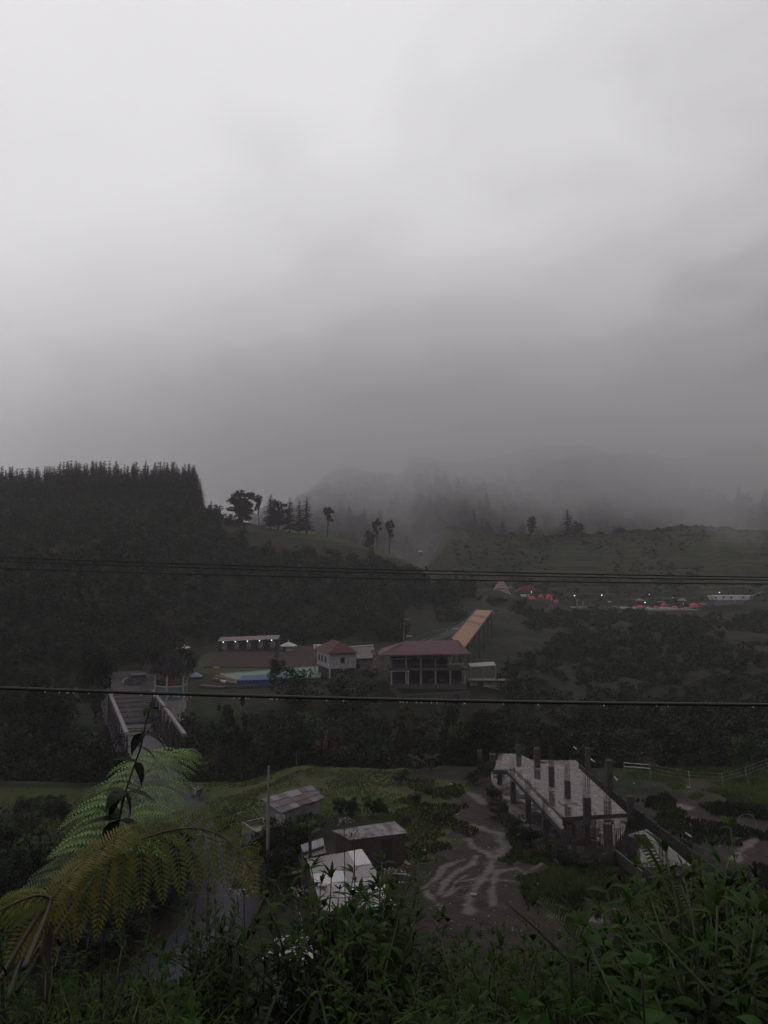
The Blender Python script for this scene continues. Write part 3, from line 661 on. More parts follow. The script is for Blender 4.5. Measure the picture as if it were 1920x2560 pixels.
# ------------------------------------------------------------------ road
def ribbon(pts, wd, zf, n=60, th=.12, sw=None):
    pts = np.array(pts, float); d = np.r_[0, np.cumsum(np.hypot(*np.diff(pts[:, :2], axis=0).T))]; u = np.linspace(0, d[-1], n)
    # smooth by Catmull-like resampling
    x = np.interp(u, d, pts[:, 0]); y = np.interp(u, d, pts[:, 1])
    for _ in range(5): x[1:-1] = (x[:-2] + 2 * x[1:-1] + x[2:]) / 4; y[1:-1] = (y[:-2] + 2 * y[1:-1] + y[2:]) / 4
    tx, ty = np.gradient(x), np.gradient(y); l_ = np.hypot(tx, ty); nx, ny = -ty / l_, tx / l_
    wd = np.interp(u / u[-1], np.linspace(0, 1, len(np.atleast_1d(wd))), np.atleast_1d(wd))
    z = zf(x, y); gg = G()
    A = np.stack([x + nx * wd / 2, y + ny * wd / 2, z], 1); B = np.stack([x - nx * wd / 2, y - ny * wd / 2, z], 1)
    v = np.concatenate([A, B, A - (0, 0, th), B - (0, 0, th)])
    f = []
    for i in range(n - 1):
        f += [[i, n + i, n + i + 1, i + 1], [2 * n + i, i, i + 1, 2 * n + i + 1], [n + i, 3 * n + i, 3 * n + i + 1, n + i + 1]]
    gg.add(v, f); return gg, A, B
def zroad(x, y):
    return .16 - 1.95 * ss(62, 86, y) * (1 - ss(124, 145, y))
near_road = NEAR_ROAD
gg, A, B = ribbon(near_road, [5.6, 4.6, 4.3, 4.0, 4.0, 4.4], zroad, 90, .6)
struct('road', gg, M['asphalt'], True)
gg = G()
for S in (A, B):
    gg.tube(S + (0, 0, .0), .06, 4)
struct('kerb', gg, M['wall_dark'])
gg, _, _ = ribbon([(-38.2, 120.5), (-42, 132), (-46, 145), (-50, 158), (-56, 170)], [5.6, 8, 12, 12, 9], lambda x, y: np.maximum(H(x, y), zroad(x, y)) + .08, 30, .6)
struct('forecourt', gg, M['paving'], True)

# ------------------------------------------------------------------ truss bridge
nl = np.array((0, 0, 0)); cz_ = 3.0
NL, NR = at(318, 1843, 87.8), at(462, 1840, 87.8); FL, FR = at(272, 1728, 121), at(382, 1718, 121)
for q in (NL, NR, FL, FR): q[2] = cz_
O = (NL + NR) / 2; O[2] = -1.95
br = thing('truss_bridge', 'steel truss bridge with pale mauve top beams and crossed roof bracing over the gorge', 'bridge', O)
dk = G(); dl = 4.85
p = [NL - O, NR - O, FR - O, FL - O]
base = [np.array((q[0], q[1], .12)) for q in p]
dk.sheet(base, .45); obj('deck', dk, M['deck'], br)
for a, b in ((p[0], p[3]), (p[1], p[2])):
    t_ = G(); t_.beam(a, b, .42, .35); obj('top_chord', t_, M['steel_mauve'], br)
    t_ = G(); a0 = np.array((a[0], a[1], .2)); b0 = np.array((b[0], b[1], .2)); t_.beam(a0, b0, .25, .3)
    nb = 9
    for i in range(nb + 1):
        q0 = a0 + (b0 - a0) * i / nb; q1 = a + (b - a) * i / nb; t_.beam(q0, q1 - (0, 0, .2), .15)
        if i < nb:
            r0 = a0 + (b0 - a0) * (i + 1) / nb; r1 = a + (b - a) * (i + 1) / nb
            t_.beam(q0 if i % 2 else r0, (r1 if i % 2 else q1) - (0, 0, .2), .10)
    for zz in (1.0, 1.5): t_.beam(a0 + (0, 0, zz), b0 + (0, 0, zz), .06, .1)
    obj('side_truss', t_, M['steel_dark'], br)
t_ = G()
for i in range(10):
    q0 = p[0] + (p[3] - p[0]) * i / 9; q1 = p[1] + (p[2] - p[1]) * i / 9
    t_.beam(q0 + (.3, 0, .02), q1 + (-.3, 0, .02), .06)
    if i < 9:
        r1 = p[1] + (p[2] - p[1]) * (i + .92) / 9; t_.beam(q0 + (.3, 0, -.1), r1 + (-.3, 0, -.1), .055)
obj('roof_bracing', t_, M['steel_dark'], br)
for nm, q0, q1 in (('near', p[0], p[1]), ('far', p[3], p[2])):
    t_ = G(); m_ = (q0 + q1) / 2; t_.box((m_[0], m_[1], -2.1), (7.6, 1.2, 4.0)); obj('abutment', t_, M['concrete'], br)

# ------------------------------------------------------------------ pavilion at the far bridge end
pv = at(427, 1762, 126)
pav = thing('lookout_pavilion', 'teal and cream lookout pavilion with a dark thatched roof at the far bridge end', 'pavilion', (pv[0], pv[1], -1.0))
RR = 2.5; hx = [(RR * cos(a), RR * sin(a)) for a in [radians(-90 + 60 * i) for i in range(6)]]
gg = G(); gg.prism([(x * .97, y * .97) for x, y in hx], -2, 2.15); obj('plinth', gg, M['concrete_pale'], pav)
gg = G()
for i in range(6):
    a, b = hx[i], hx[(i + 1) % 6]; gg.beam((a[0] * .95, a[1] * .95, 3.17), (b[0] * .95, b[1] * .95, 3.17), .12, 2.04)
obj('lower_wall', gg, M['teal'], pav)
gg = G(); gg.prism([(x * .93, y * .93) for x, y in hx], 4.0, 4.15); obj('floor', gg, M['wood_dark'], pav)
for i in range(6):
    a, b = hx[i], hx[(i + 1) % 6]
    q = G(); q.box((a[0], a[1], 4.2), (.22, .22, 5.0)); obj('post', q, M['cream'], pav)
    q = G()
    for zz in (4.25, 6.35): q.beam((a[0], a[1], zz), (b[0], b[1], zz), .15, .2)
    obj('rail', q, M['cream'], pav)
    if i in (0, 5):
        q = G(); q.beam((a[0] * .9, a[1] * .9, 4.75), (b[0] * .9, b[1] * .9, 4.75), .05, 1.0); obj('banner', q, M['red_panel'] if i == 0 else M['steel_dark'], pav, label='dull red banner' if i == 0 else 'dark grey banner')
gg = G(); rim = [(x * 1.36, y * 1.36, 6.4) for x, y in hx]; mid = [(x * .75, y * .75, 8.5) for x, y in hx]; top = [(x * .1, y * .1, 9.9) for x, y in hx]
gg.add(rim + mid + top, [[i, (i + 1) % 6, 6 + (i + 1) % 6, 6 + i] for i in range(6)] + [[6 + i, 6 + (i + 1) % 6, 12 + (i + 1) % 6, 12 + i] for i in range(6)])
gg.add([(x * 1.34, y * 1.34, 6.35) for x, y in hx], [list(range(6))[::-1]])
rgx = np.random.default_rng(4); cc = []
for i in range(700):
    u = rgx.random() ** .6; a = rgx.uniform(0, 2 * pi); r_ = 3.3 * u + .1; cc.append((r_ * cos(a) * .95, r_ * sin(a) * .95, 9.95 - r_ * .8 - max(0, r_ - 1.8) * .55))
cards(gg, np.array(cc), .35, .2, rgx, None, .25, np.array((0, 0, -1.)))
obj('thatched_roof', gg, M['thatch'], pav)

# ------------------------------------------------------------------ building helpers
def corr(p, n=24, amp=.03, th=.02, t=.5):
    """corrugated sheet over four corners a,b (upper edge) c,d (lower edge): ribs run a->d"""
    a, b, c, d = [np.asarray(q, float) for q in p]; u = np.linspace(0, 1, n * 4 + 1); nrm = unit(np.cross(b - a, d - a)); nrm = nrm if nrm[2] > 0 else -nrm
    off = amp * np.sin(u * n * 2 * pi)[:, None] * nrm
    U = a + (b - a) * u[:, None] + off; D_ = d + (c - d) * u[:, None] + off; k = len(u)
    v = np.concatenate([U, D_, U - nrm * th, D_ - nrm * th]); f = []
    for i in range(k - 1): f += [[i, k + i, k + i + 1, i + 1], [2 * k + i, 2 * k + i + 1, 3 * k + i + 1, 3 * k + i], [k + i, 3 * k + i, 3 * k + i + 1, k + i + 1], [i, i + 1, 2 * k + i + 1, 2 * k + i]]
    f += [[0, 2 * k, 3 * k, k], [k - 1, 2 * k - 1, 4 * k - 1, 3 * k - 1]]
    g_ = G(); g_.add(v, f, t); return g_
def wallpoly(cs, zb, zt, th=.12):
    """walls around corner list, thickness inward-agnostic"""
    g_ = G(); n = len(cs)
    for i in range(n):
        a, b = np.array(cs[i], float), np.array(cs[(i + 1) % n], float); d = unit(b - a) * th / 2
        zt_ = zt if np.isscalar(zt) else None
        za, zc = (zt, zt) if zt_ is not None else (zt[i], zt[(i + 1) % n])
        nn_ = np.array((-d[1], d[0])); a2, b2 = a - d * (1 if i % 2 else -1), b + d * (1 if i % 2 else -1)
        P = [a2 - nn_, b2 - nn_, b2 + nn_, a2 + nn_]
        g_.prism([tuple(q) for q in P], zb, [za, zc, zc, za])
    return g_
def shrink(cs, k):
    cs = np.array(cs, float); c = cs.mean(0); return [tuple(c + (q - c) * k) for q in cs]

# ------------------------------------------------------------------ shacks near the road
def shack(name, label, corners, th, wmat, rmat, n=22, inset=.9, patches=None, door=None, cat='shack', zb=-.15):
    """corners: roof corners (world) upper-left, upper-right, lower-right, lower-left"""
    cs = [np.asarray(c, float) for c in corners]; O = np.array((np.mean([c[0] for c in cs]), np.mean([c[1] for c in cs]), 0.)); O[2] = h1(O[0], O[1])
    t_ = thing(name, label, cat, O); loc = [c - O for c in cs]
    r = G()
    if patches is None: r.merge(corr(loc, n))
    else:
        nu, nv = patches; rr = np.random.default_rng(nu * 7)
        for i in range(nu):
            for j in range(nv):
                lift = np.array((0, 0, .03 * (nv - j) + .012 * (i % 2)))
                def P(u, v): return loc[0] * (1 - u) * (1 - v) + loc[1] * u * (1 - v) + loc[2] * u * v + loc[3] * (1 - u) * v + lift
                u0, u1 = i / nu, (i + 1.08) / nu; v0, v1 = j / nv, (j + 1.1) / nv + rr.uniform(-.02, .05)
                r.merge(corr([P(u0, v0), P(u1, v0), P(u1, v1), P(u0, v1)], 5, .02, .015, float(rr.choice([.0, .15, .5, .75, 1.0]))))
    obj('roof', r, rmat, t_)
    flat = shrink([c[:2] for c in loc], inset); zt = [c[2] - th for c in loc]
    obj('wall', wallpoly(flat[::-1], zb, zt[::-1], .08), wmat, t_)
    return t_, flat, zt, loc
def patchmat():
    m = bpy.data.materials.new('patchwork_tin'); m.use_nodes = True; t = m.node_tree; n = t.nodes; l = t.links; p = n['Principled BSDF']; p.inputs['Roughness'].default_value = .5
    a = n.new('ShaderNodeAttribute'); a.attribute_name = 'tint'; r = n.new('ShaderNodeValToRGB'); r.color_ramp.interpolation = 'CONSTANT'
    cols = [(0, (.09, .04, .043)), (.12, (.12, .075, .085)), (.4, (.15, .14, .16)), (.7, (.22, .21, .235)), (.95, (.11, .085, .1))]
    for i, (q, c) in enumerate(cols):
        e_ = r.color_ramp.elements[i] if i < 2 else r.color_ramp.elements.new(q); e_.position = q; e_.color = (*c, 1)
    l.new(a.outputs['Fac'], r.inputs[0])
    no = n.new('ShaderNodeTexNoise'); no.inputs['Scale'].default_value = 5; no.inputs['Detail'].default_value = 6; co = n.new('ShaderNodeTexCoord'); l.new(co.outputs['Object'], no.inputs[0])
    mx_ = n.new('ShaderNodeMix'); mx_.data_type = 'RGBA'; mx_.blend_type = 'MULTIPLY'; mx_.inputs['Factor'].default_value = .6; l.new(r.outputs[0], mx_.inputs['A']); l.new(no.outputs[0], mx_.inputs['B']); l.new(mx_.outputs['Result'], p.inputs['Base Color']); return m
M['patch'] = patchmat()
z1, z2 = 2.9, 2.5
sh, fl, zt, lc = shack('tin_shack', 'small shack with a patchwork roof of grey and rusty maroon tin sheets', [g(651, 2000, z1), g(777, 1966, z1), g(811, 1994, z2), g(700, 2032, z2)], .1, M['wall_grey'], M['patch'], patches=(7, 3), inset=.86)
q = G(); q.beam((fl[3][0] - .1, fl[3][1] - .25, 0), (fl[3][0] - .1, fl[3][1] - .25, zt[3] - .05), .7, .08); obj('pale_panel', q, M['concrete_pale'], sh)
q = G(); q.beam((fl[3][0] + .9, fl[3][1] + .05, .9), (fl[2][0] - .3, fl[2][1] - .12, .9), .07, 1.6); obj('opening_shade', q, M['wall_dark'], sh)  # dark sheet on the wall paints the shade of an opening
z1, z2 = 2.45, 2.1
sh, fl, zt, lc = shack('plank_shack', 'brown plank shack under a pale corrugated roof beside the muddy yard', [g(831, 2076, z1), g(987, 2053, z1), g(1019, 2082, z2), g(874, 2100, z2)], .08, M['wood_dark'], M['tin'], n=26)
q = G(); mA, mB = np.array(fl[3]), np.array(fl[2]); c0 = mA + (mB - mA) * .58; c1 = mA + (mB - mA) * .76; off = np.array((0, -.09))
q.beam((*(c0 + off), .95), (*(c1 + off), .95), .06, 1.9); obj('door_shade', q, M['wall_dark'], sh)  # near-black panel stands in for the shade inside the door
q = G()
for i in range(26):
    c0 = mA + (mB - mA) * i / 25; q.beam((*(c0 + (0, -.06)), 0), (*(c0 + (0, -.06)), zt[3] - .05), .05, .03)
obj('batten', q, M['wood_dark'], sh)
z1 = 2.55
c4 = [g(752, 2112, z1 + .2), g(808, 2094, z1 + .2), g(811, 2114, z1 + .05), g(757, 2131, z1 + .05)]
sh, fl, zt, lc = shack('lean_to', 'little lean-to with two overlapping pale grey roof sheets behind the big tin roof', c4, .08, M['wood_dark'], M['tin'], n=8)
q = G(); O_ = np.array(sh.location); q.merge(corr([x - O_ for x in (g(757, 2130, z1 - .05), g(811, 2113, z1 - .05), g(816, 2131, z1 - .25), g(762, 2146, z1 - .25))], 8)); obj('lower_sheet', q, M['tin'], sh)
z1, z2 = 2.9, 2.35
sh, fl, zt, lc = shack('long_shed', 'shed with the largest pale tin roof, half hidden by leafy shrubs', [g(767, 2153, z1), g(902, 2128, z1), g(992, 2266, z2), g(805, 2277, z2)], .1, M['wood_dark'], M['tin_pale'], patches=(4, 4))
q = G(); q.box((-1.3, -1.0, 2.75), (.5, .35, .08)); obj('roof_hatch', q, M['tin'], sh)
z1, z2 = 2.5, 2.2
sh, fl, zt, lc = shack('kiosk', 'small kiosk with a ribbed white tin roof at the bottom of the valley slope', [g(688, 2337, z1), g(800, 2343, z1), g(784, 2402, z2), g(655, 2398, z2)], .1, M['wall_grey'], M['tin_pale'], n=20)
q = G(); a_ = np.array(lc[0]) * .4 + np.array(lc[1]) * .6; q.tube([a_ + (0, .05, -1), a_ + (0, .05, .75), a_ + (-.18, .05, 1.15)], .02, 6); obj('vent_pipe', q, M['white_paint'], sh)
for (px, py, w_, l_, n_, lb) in ((1345, 2180, .5, 2.2, 4, 'stack of dark planks at the left foot of the concrete frame'), (1010, 2160, .4, 1.6, 3, 'small stack of planks beside the plank shack wall'), (1640, 2195, .5, 2.0, 3, 'stack of wet boards before the side slab')):
    b = g(px, py); t_ = thing('plank_stack', lb, 'planks', (b[0], b[1], h1(b[0], b[1])), .5 + px)
    for k in range(n_): q = G(); q.box((.03 * (k % 2), .04 * k, .04 + .07 * k), (l_ - .15 * k, w_ - .05 * k, .055)); obj('plank', q, M['wood_dark'] if k % 2 else M['wood'], t_)
# concrete tank
cn = [g(607, 2055, 1.1), g(656, 2044, 1.1), g(678, 2066, 1.1), g(643, 2079, 1.1)]; O = np.mean(cn, 0); O[2] = 0
tk = thing('concrete_tank', 'open square concrete tank with pale rims beside the patchwork shack', 'tank', O)
q = wallpoly([tuple((c - O)[:2]) for c in cn][::-1], -.3, 1.1, .12); obj('wall', q, M['concrete'], tk)
q = G(); q.prism([tuple((c - O)[:2] * .92) for c in cn][::-1], -.2, .75); obj('water', q, mat('murky_water', (.085, .07, .045), (.06, .05, .034), .3), tk)
q = G(); rg2 = np.random.default_rng(8)
P0 = g(628, 2112) ; gr = []
n_ = 9; xs_ = np.linspace(-.75, .75, n_); ys_ = np.linspace(-.5, .5, n_)
XX, YY = np.meshgrid(xs_, ys_); ZZ = .55 * np.exp(-(XX ** 2 * 1.2 + YY ** 2 * 3)) + .22 * rg2.random(XX.shape); ZZ[0] = ZZ[-1] = 0; ZZ[:, 0] = ZZ[:, -1] = 0
idx = np.arange(n_ * n_).reshape(n_, n_); q.add(np.stack([XX, YY, ZZ], -1), np.stack([idx[:-1, :-1], idx[:-1, 1:], idx[1:, 1:], idx[1:, :-1]], -1).reshape(-1, 4))
tb = tag(obj('tarpaulin', q, M['blue'], smooth=True), 'crumpled dark blue tarpaulin heap below the concrete tank', 'tarpaulin'); tb.location = (P0[0], P0[1], h1(P0[0], P0[1]))
# poles
def pole(px, top, bot, r, label, arm=False, lean=0.):
    b = g(px, bot); b[2] = h1(b[0], b[1]); hh = at(px, top, b[1])[2] - b[2]
    t_ = thing('utility_pole', label, 'pole', b); q = G(); q.tube([(0, 0, -.4), (lean * .5, 0, hh * .5), (lean, 0, hh)], [r * 1.3, r * 1.1, r * .8], 10); obj('shaft', q, M['concrete'] if not arm else M['wood_dark'], t_)
    q = G(); q.beam((lean - .35, 0, hh - .35), (lean + .35, 0, hh - .35), .07); q.tube([(lean - .3, 0, hh - .3), (lean - .3, 0, hh - .15)], .035, 6); q.tube([(lean + .3, 0, hh - .3), (lean + .3, 0, hh - .15)], .035, 6); obj('crossarm', q, M['steel_dark'], t_); return t_
pole(669, 1915, 2165, .10, 'tall thin grey utility pole in front of the patchwork shack')
b = g(774, 2240); place = (b[0], b[1], h1(b[0], b[1]))
# papaya tree with a dark trunk in front of the lean-to
pt = thing('papaya_tree', 'papaya tree with a straight dark trunk and drooping palmate crown over the lean-to', 'tree', place)
hh = at(775, 2055, b[1])[2] - place[2]
q = G(); q.tube([(0, 0, -.3), (.02, 0, hh * .5), (-.03, 0, hh)], [.15, .12, .09], 9); obj('trunk', q, M['bark'], pt)
q = G(); rg2 = np.random.default_rng(9)
for i in range(15):
    a = i * 2.399; el = rg2.uniform(-.1, .9); Ln = rg2.uniform(.55, .9)
    ps = strip(q, (-.03, 0, hh - .05), a, el, Ln, .02, 4, .5, rg2, .4)
    e_ = ps[-1]
    for j in range(7): strip(q, e_, a + (j - 3) * .5, .1 - .15 * abs(j - 3), rg2.uniform(.4, .62), .09, 4, 1.5, rg2, rg2.uniform(.2, .8))
obj('crown', q, M['leaf_mid'], pt)
# poles near the fern and stakes
for px, top, bot, lb in ((482, 2170, 2460, 'dark wooden post left of the pair standing by the road below the fern'), (517, 2160, 2360, 'thinner dark wooden post of the pair standing by the road below the fern')):
    b = g(px, bot); b[2] = h1(b[0], b[1]); hh = at(px, top, b[1])[2] - b[2]
    t_ = thing('wooden_post', lb, 'post', b); q = G(); q.tube([(0, 0, -.3), (0, 0, hh)], [.07, .06], 8); obj('shaft', q, M['wood_dark'], t_)
    if px == 482: q = G(); q.beam((-.3, 0, hh * .78), (1.0, .1, hh * .78), .05); obj('crossbar', q, M['wood_dark'], t_)
for px, t0, t1, lb in ((538, 1870, 1950, 'pale thin tree stem left of the pair by the motorcycle'), (510, 1860, 1945, 'dark thin pole right behind the parked motorcycle')):
    pass

# ------------------------------------------------------------------ motorcycle
b = g(492, 1962, -.3); b[2] = float(zroad(b[0], b[1])) - .05
mc = thing('motorcycle', 'dark motorcycle with pale fairing and handlebar parked at the road edge', 'motorcycle', b, radians(250))
for x in (-.62, .62):
    q = G(); an = np.linspace(0, 2 * pi, 17)[:-1]; ring = np.array([(x + .27 * cos(a), 0, .3 + .27 * sin(a)) for a in np.r_[an, an[:1]]]); q.tube(ring, .055, 6, cap=False); w_ = obj('wheel', q, M['black'], mc)
    q = G(); q.tube([(x, -.05, .3), (x, .05, .3)], .07, 8)
    for a in an[::3]: q.beam((x, 0, .3), (x + .25 * cos(a), 0, .3 + .25 * sin(a)), .02)
    obj('rim', q, M['steel_dark'], w_)
q = G(); q.hexa(np.array([(-.45, -.12, .3), (.25, -.12, .3), (.25, .12, .3), (-.45, .12, .3), (-.5, -.1, .62), (.3, -.1, .68), (.3, .1, .68), (-.5, .1, .62)])); obj('engine_body', q, M['van'], mc)
q = G(); q.hexa(np.array([(-.75, -.12, .66), (.1, -.14, .64), (.1, .14, .64), (-.75, .12, .66), (-.78, -.09, .8), (.08, -.1, .74), (.08, .1, .74), (-.78, .09, .8)])); obj('saddle', q, M['black'], mc)
q = G(); q.hexa(np.array([(.36, -.16, .45), (.52, -.1, .4), (.52, .1, .4), (.36, .16, .45), (.32, -.17, .98), (.48, -.1, 1.0), (.48, .1, 1.0), (.32, .17, .98)])); obj('fairing', q, M['plastic'], mc)
q = G(); q.tube([(.3, -.36, 1.06), (.38, -.12, 1.02), (.38, .12, 1.02), (.3, .36, 1.06)], .02, 6); obj('handlebar', q, M['plastic'], mc)
q = G(); q.tube([(.6, 0, .3), (.45, 0, .95)], .035, 6); obj('fork', q, M['steel_dark'], mc)
q = G(); q.ball((.5, 0, .9), .09, 8, 5); obj('headlight', q, M['glass'], mc)
for s_ in (-1, 1):
    q = G(); q.tube([(.35, s_ * .28, 1.05), (.33, s_ * .34, 1.2)], .01, 5); q.box((.33, s_ * .36, 1.24), (.03, .12, .08)); obj('mirror', q, M['plastic'], mc)

# ------------------------------------------------------------------ van on the forecourt
b = at(338, 1702, 150); b[2] = max(h1(b[0], 150), float(zroad(b[0], 150))) + .08
vn = thing('parked_van', 'dark grey minivan parked on the forecourt beyond the bridge', 'van', b, radians(200))
prof = [(-2.0, .35), (1.95, .35), (2.05, .75), (1.95, 1.0), (1.3, 1.15), (.75, 1.72), (.5, 1.8), (-1.85, 1.8), (-2.02, 1.2)]
q = G(); nP = len(prof); v = [(x, -.82, z) for x, z in prof] + [(x, .82, z) for x, z in prof]
q.add(v, [[i, (i + 1) % nP, nP + (i + 1) % nP, nP + i] for i in range(nP)][::1]); q.f.setdefault(nP, []).append(np.array([list(range(nP))[::-1], list(range(nP, 2 * nP))])); obj('body', q, M['van'], vn)
q = G(); q.hexa(np.array([(1.28, -.7, 1.19), (1.28, .7, 1.19), (.82, .62, 1.68), (.82, -.62, 1.68), (1.32, -.7, 1.2), (1.32, .7, 1.2), (.86, .62, 1.69), (.86, -.62, 1.69)])); obj('windscreen', q, M['glass'], vn)
for s_ in (-1, 1):
    q = G()
    for x0, x1 in ((-1.8, -.75), (-.65, .15), (.25, .75)): q.box(((x0 + x1) / 2, s_ * .825, 1.42), (x1 - x0, .02, .42))
    obj('side_window', q, M['glass'], vn)
    for x in (-1.25, 1.25):
        q = G(); q.tube([(x, s_ * .84, .32), (x, s_ * .62, .32)], .32, 14); wh = obj('wheel', q, M['black'], vn); q = G(); q.tube([(x, s_ * .86, .32), (x, s_ * .8, .32)], .18, 10); obj('rim', q, M['tin'], wh)
    q = G(); q.box((2.0, s_ * .6, .82), (.08, .3, .16)); obj('headlight', q, M['white_paint'], vn)
q = G(); q.box((2.06, 0, .5), (.12, 1.6, .2)); obj('bumper', q, M['tin_pale'], vn)

# ------------------------------------------------------------------ resort: cottages, terrace, pool
# brick terrace bank
P = [at(538, 1672, 190), at(980, 1655, 190)]
tr_z = 1.7
q = G(); q.prism([(P[0][0], 178), (-16, 178), (-16, 212), (P[0][0] - 1, 212)], -1, [.2, .2, 2.0, 2.0]); 
struct('terrace', q, M['brick'])
for i in range(5):
    px = 560 + i * 30.2; py = 1641 - i * 1.6; D = 204; a = at(px, py + 1, D)
    if i == 0:
        t0 = thing('cottage', 'x', 'cottage', (a[0], a[1], 1.2), 0, 'five little cottages above the pool')
        q = G(); q.box((0, 1.6, 1.3), (2.95, 3.0, 2.6)); obj('wall', q, M['wall_dark'], t0)
        q = G(); q.box((.1, .07, 1.35), (1.15, .06, 1.75)); obj('door', q, M['wall_grey'], t0)
        q = G(); q.hexa(np.array([(-1.5, -.35, 2.68), (1.5, -.35, 2.68), (1.5, 3.3, 3.3), (-1.5, 3.3, 3.3), (-1.5, -.35, 2.78), (1.5, -.35, 2.78), (1.5, 3.3, 3.4), (-1.5, 3.3, 3.4)])); obj('roof', q, M['roof_dim'], t0)
        q = G(); q.box((0, -.4, 2.72), (2.9, .08, .2)); obj('fascia', q, M['tin_pale'], t0)
        q = G(); q.ball((-.15, -.5, 2.42), .13, 8, 6); obj('porch_lamp', q, M['lamp'], t0)
        cot = t0
    else: t0 = copy_thing(cot, (a[0], a[1], 1.2 + i * .12))
    t0['label'] = ('leftmost little cottage with a lit porch lamp above the pool', 'second cottage from the left in the lit row above the pool', 'middle cottage of the lit row above the pool', 'fourth cottage from the left in the lit row above the pool', 'rightmost dark cottage of the lit row, next to the white hipped kiosk')[i]
def gazebo(name, label, px, base, D, wd, eave, top, wmat, rmat, cat='kiosk', n=6, wall=True, zov=None, rz=0.3, post=False):
    a = at(px, base, D); r = wd / 2 / F * D; he = at(px, eave, D)[2] - a[2]; ht = at(px, top, D)[2] - a[2]
    t_ = thing(name, label, cat, a); hx = [(cos(rz + 2 * pi * i / n), sin(rz + 2 * pi * i / n)) for i in range(n)]
    if wall: q = G(); q.prism([(x * r * .68, y * r * .68) for x, y in hx], -.3, he + .05); obj('wall', q, wmat, t_)
    else:
        for x, y in hx: q = G(); q.beam((x * r * .75, y * r * .75, -.2), (x * r * .75, y * r * .75, he + .05), .14); obj('post', q, wmat, t_)
    q = G(); v = [(x * r, y * r, he) for x, y in hx] + [(x * r * .02, y * r * .02, ht) for x, y in hx] + [(x * r, y * r, he - .12) for x, y in hx]
    q.add(v, [[i, (i + 1) % n, n + (i + 1) % n, n + i] for i in range(n)] + [[2 * n + i, 2 * n + (i + 1) % n, (i + 1) % n, i] for i in range(n)]); q.add([(x * r, y * r, he - .12) for x, y in hx], [list(range(n))[::-1]]); obj('roof', q, rmat, t_)
    return t_, he, ht
t_, he, ht = gazebo('hipped_kiosk', 'pale walled kiosk with a white hipped roof at the right end of the cottages', 721, 1633, 203, 45, 1614, 1604, M['concrete_pale'], M['tin_pale'])
q = G(); q.tube([(0, 0, ht - .1), (0, 0, ht + .5)], .06, 6); obj('finial', q, M['tin_pale'], t_)
q = G(); q.box((-.9, -1.62, 1.0), (.6, .12, 1.7)); obj('doorway_shade', q, M['wall_dark'], t_)  # dark box painted as a shaded doorway; the wall behind is solid
gazebo('sunshade', 'pale open sunshade behind the pavilion roof', 455, 1625, 200, 40, 1619, 1609, M['wood_dark'], M['tin_pale'], 'sunshade', wall=False)
gazebo('sunshade', 'small blue grey sunshade between the pavilion and the pool', 490, 1700, 160, 34, 1690, 1680, M['wood_dark'], mat('blue_grey_canvas', (.14, .17, .24), (.1, .12, .17), .7), 'sunshade', wall=False)
# pool
pc = [g(548, 1692, 0), g(560, 1678, 0), g(800, 1664, 0), g(810, 1688, 0)]
q = G(); 
pool_pts = [g(600, 1700, .3), g(556, 1690, .3), g(800, 1668, .3), g(800, 1690, .3)]
P_ = [(a[0], a[1]) for a in (g(580, 1700, .3), g(800, 1694, .3), g(800, 1667, .3), g(552, 1686, .3))]
q.prism(P_, -.6, .42); struct('pool_water', q, M['pool'])
q = G()
for a, b_ in zip(P_, P_[1:] + P_[:1]): q.beam((*a, .36), (*b_, .36), .5, .3)
struct('pool_coping', q, M['concrete'])
q = G(); P_ = [(a[0], a[1]) for a in (g(592, 1713, .3), g(722, 1709, .3), g(722, 1694, .3), g(608, 1699, .3))]
q.prism(P_, -.6, 1.1)
for i in range(14):
    a = np.array(P_[0]) + (np.array(P_[1]) - np.array(P_[0])) * (i + .5) / 14; q.box((a[0], a[1], 1.15), (.3, .8, .12), t=.1)
tag(obj('blue_platform', q, M['blue']), 'blue covered platform along the near edge of the pool', 'platform')
q = G()
for i in range(8):
    a = at(566 + i * 11, 1718 - i * .6, 146); q.box((a[0], a[1] - .0, a[2] - .3), (.72, .3, .9), t=.4)
tag(obj('stone_edging', q, M['concrete_dark']), 'row of dark stones under the blue platform', 'edging')
# clutter left of the pool: tilted slide boards
for i, (x0, y0, x1, y1, mt, lb) in enumerate(((535, 1694, 598, 1706, 'wood', 'brown timber plank pile left of the pool'), (500, 1712, 560, 1716, 'concrete_dark', 'dark low wall at the pool left end'), (548, 1696, 562, 1702, 'white_paint', 'white board lying beside the timber planks'), (660, 1652, 672, 1654, 'white_paint', 'white bench on the brick terrace'), (535, 1668, 548, 1667, 'concrete_pale', 'pale kerb stone left of the terrace'))):
    a, b_ = g(x0, y0, .5), g(x1, y1, .5); q = G(); q.beam(a - (0, 0, .2), b_ - (0, 0, .2), 1.0 if i < 2 else .5, .35)
    if i == 0:
        for k in range(4): q.beam(a + (0, .5 + k * .3, .05 + .1 * k), b_ + (0, .4 + k * .3, .0 + .06 * k), .25, .1, t=.2 + .2 * k)
    tag(obj(('timber_pile', 'low_wall', 'board', 'bench', 'kerb_stone')[i], q, M[mt]), lb, ('timber', 'wall', 'board', 'bench', 'stone')[i])
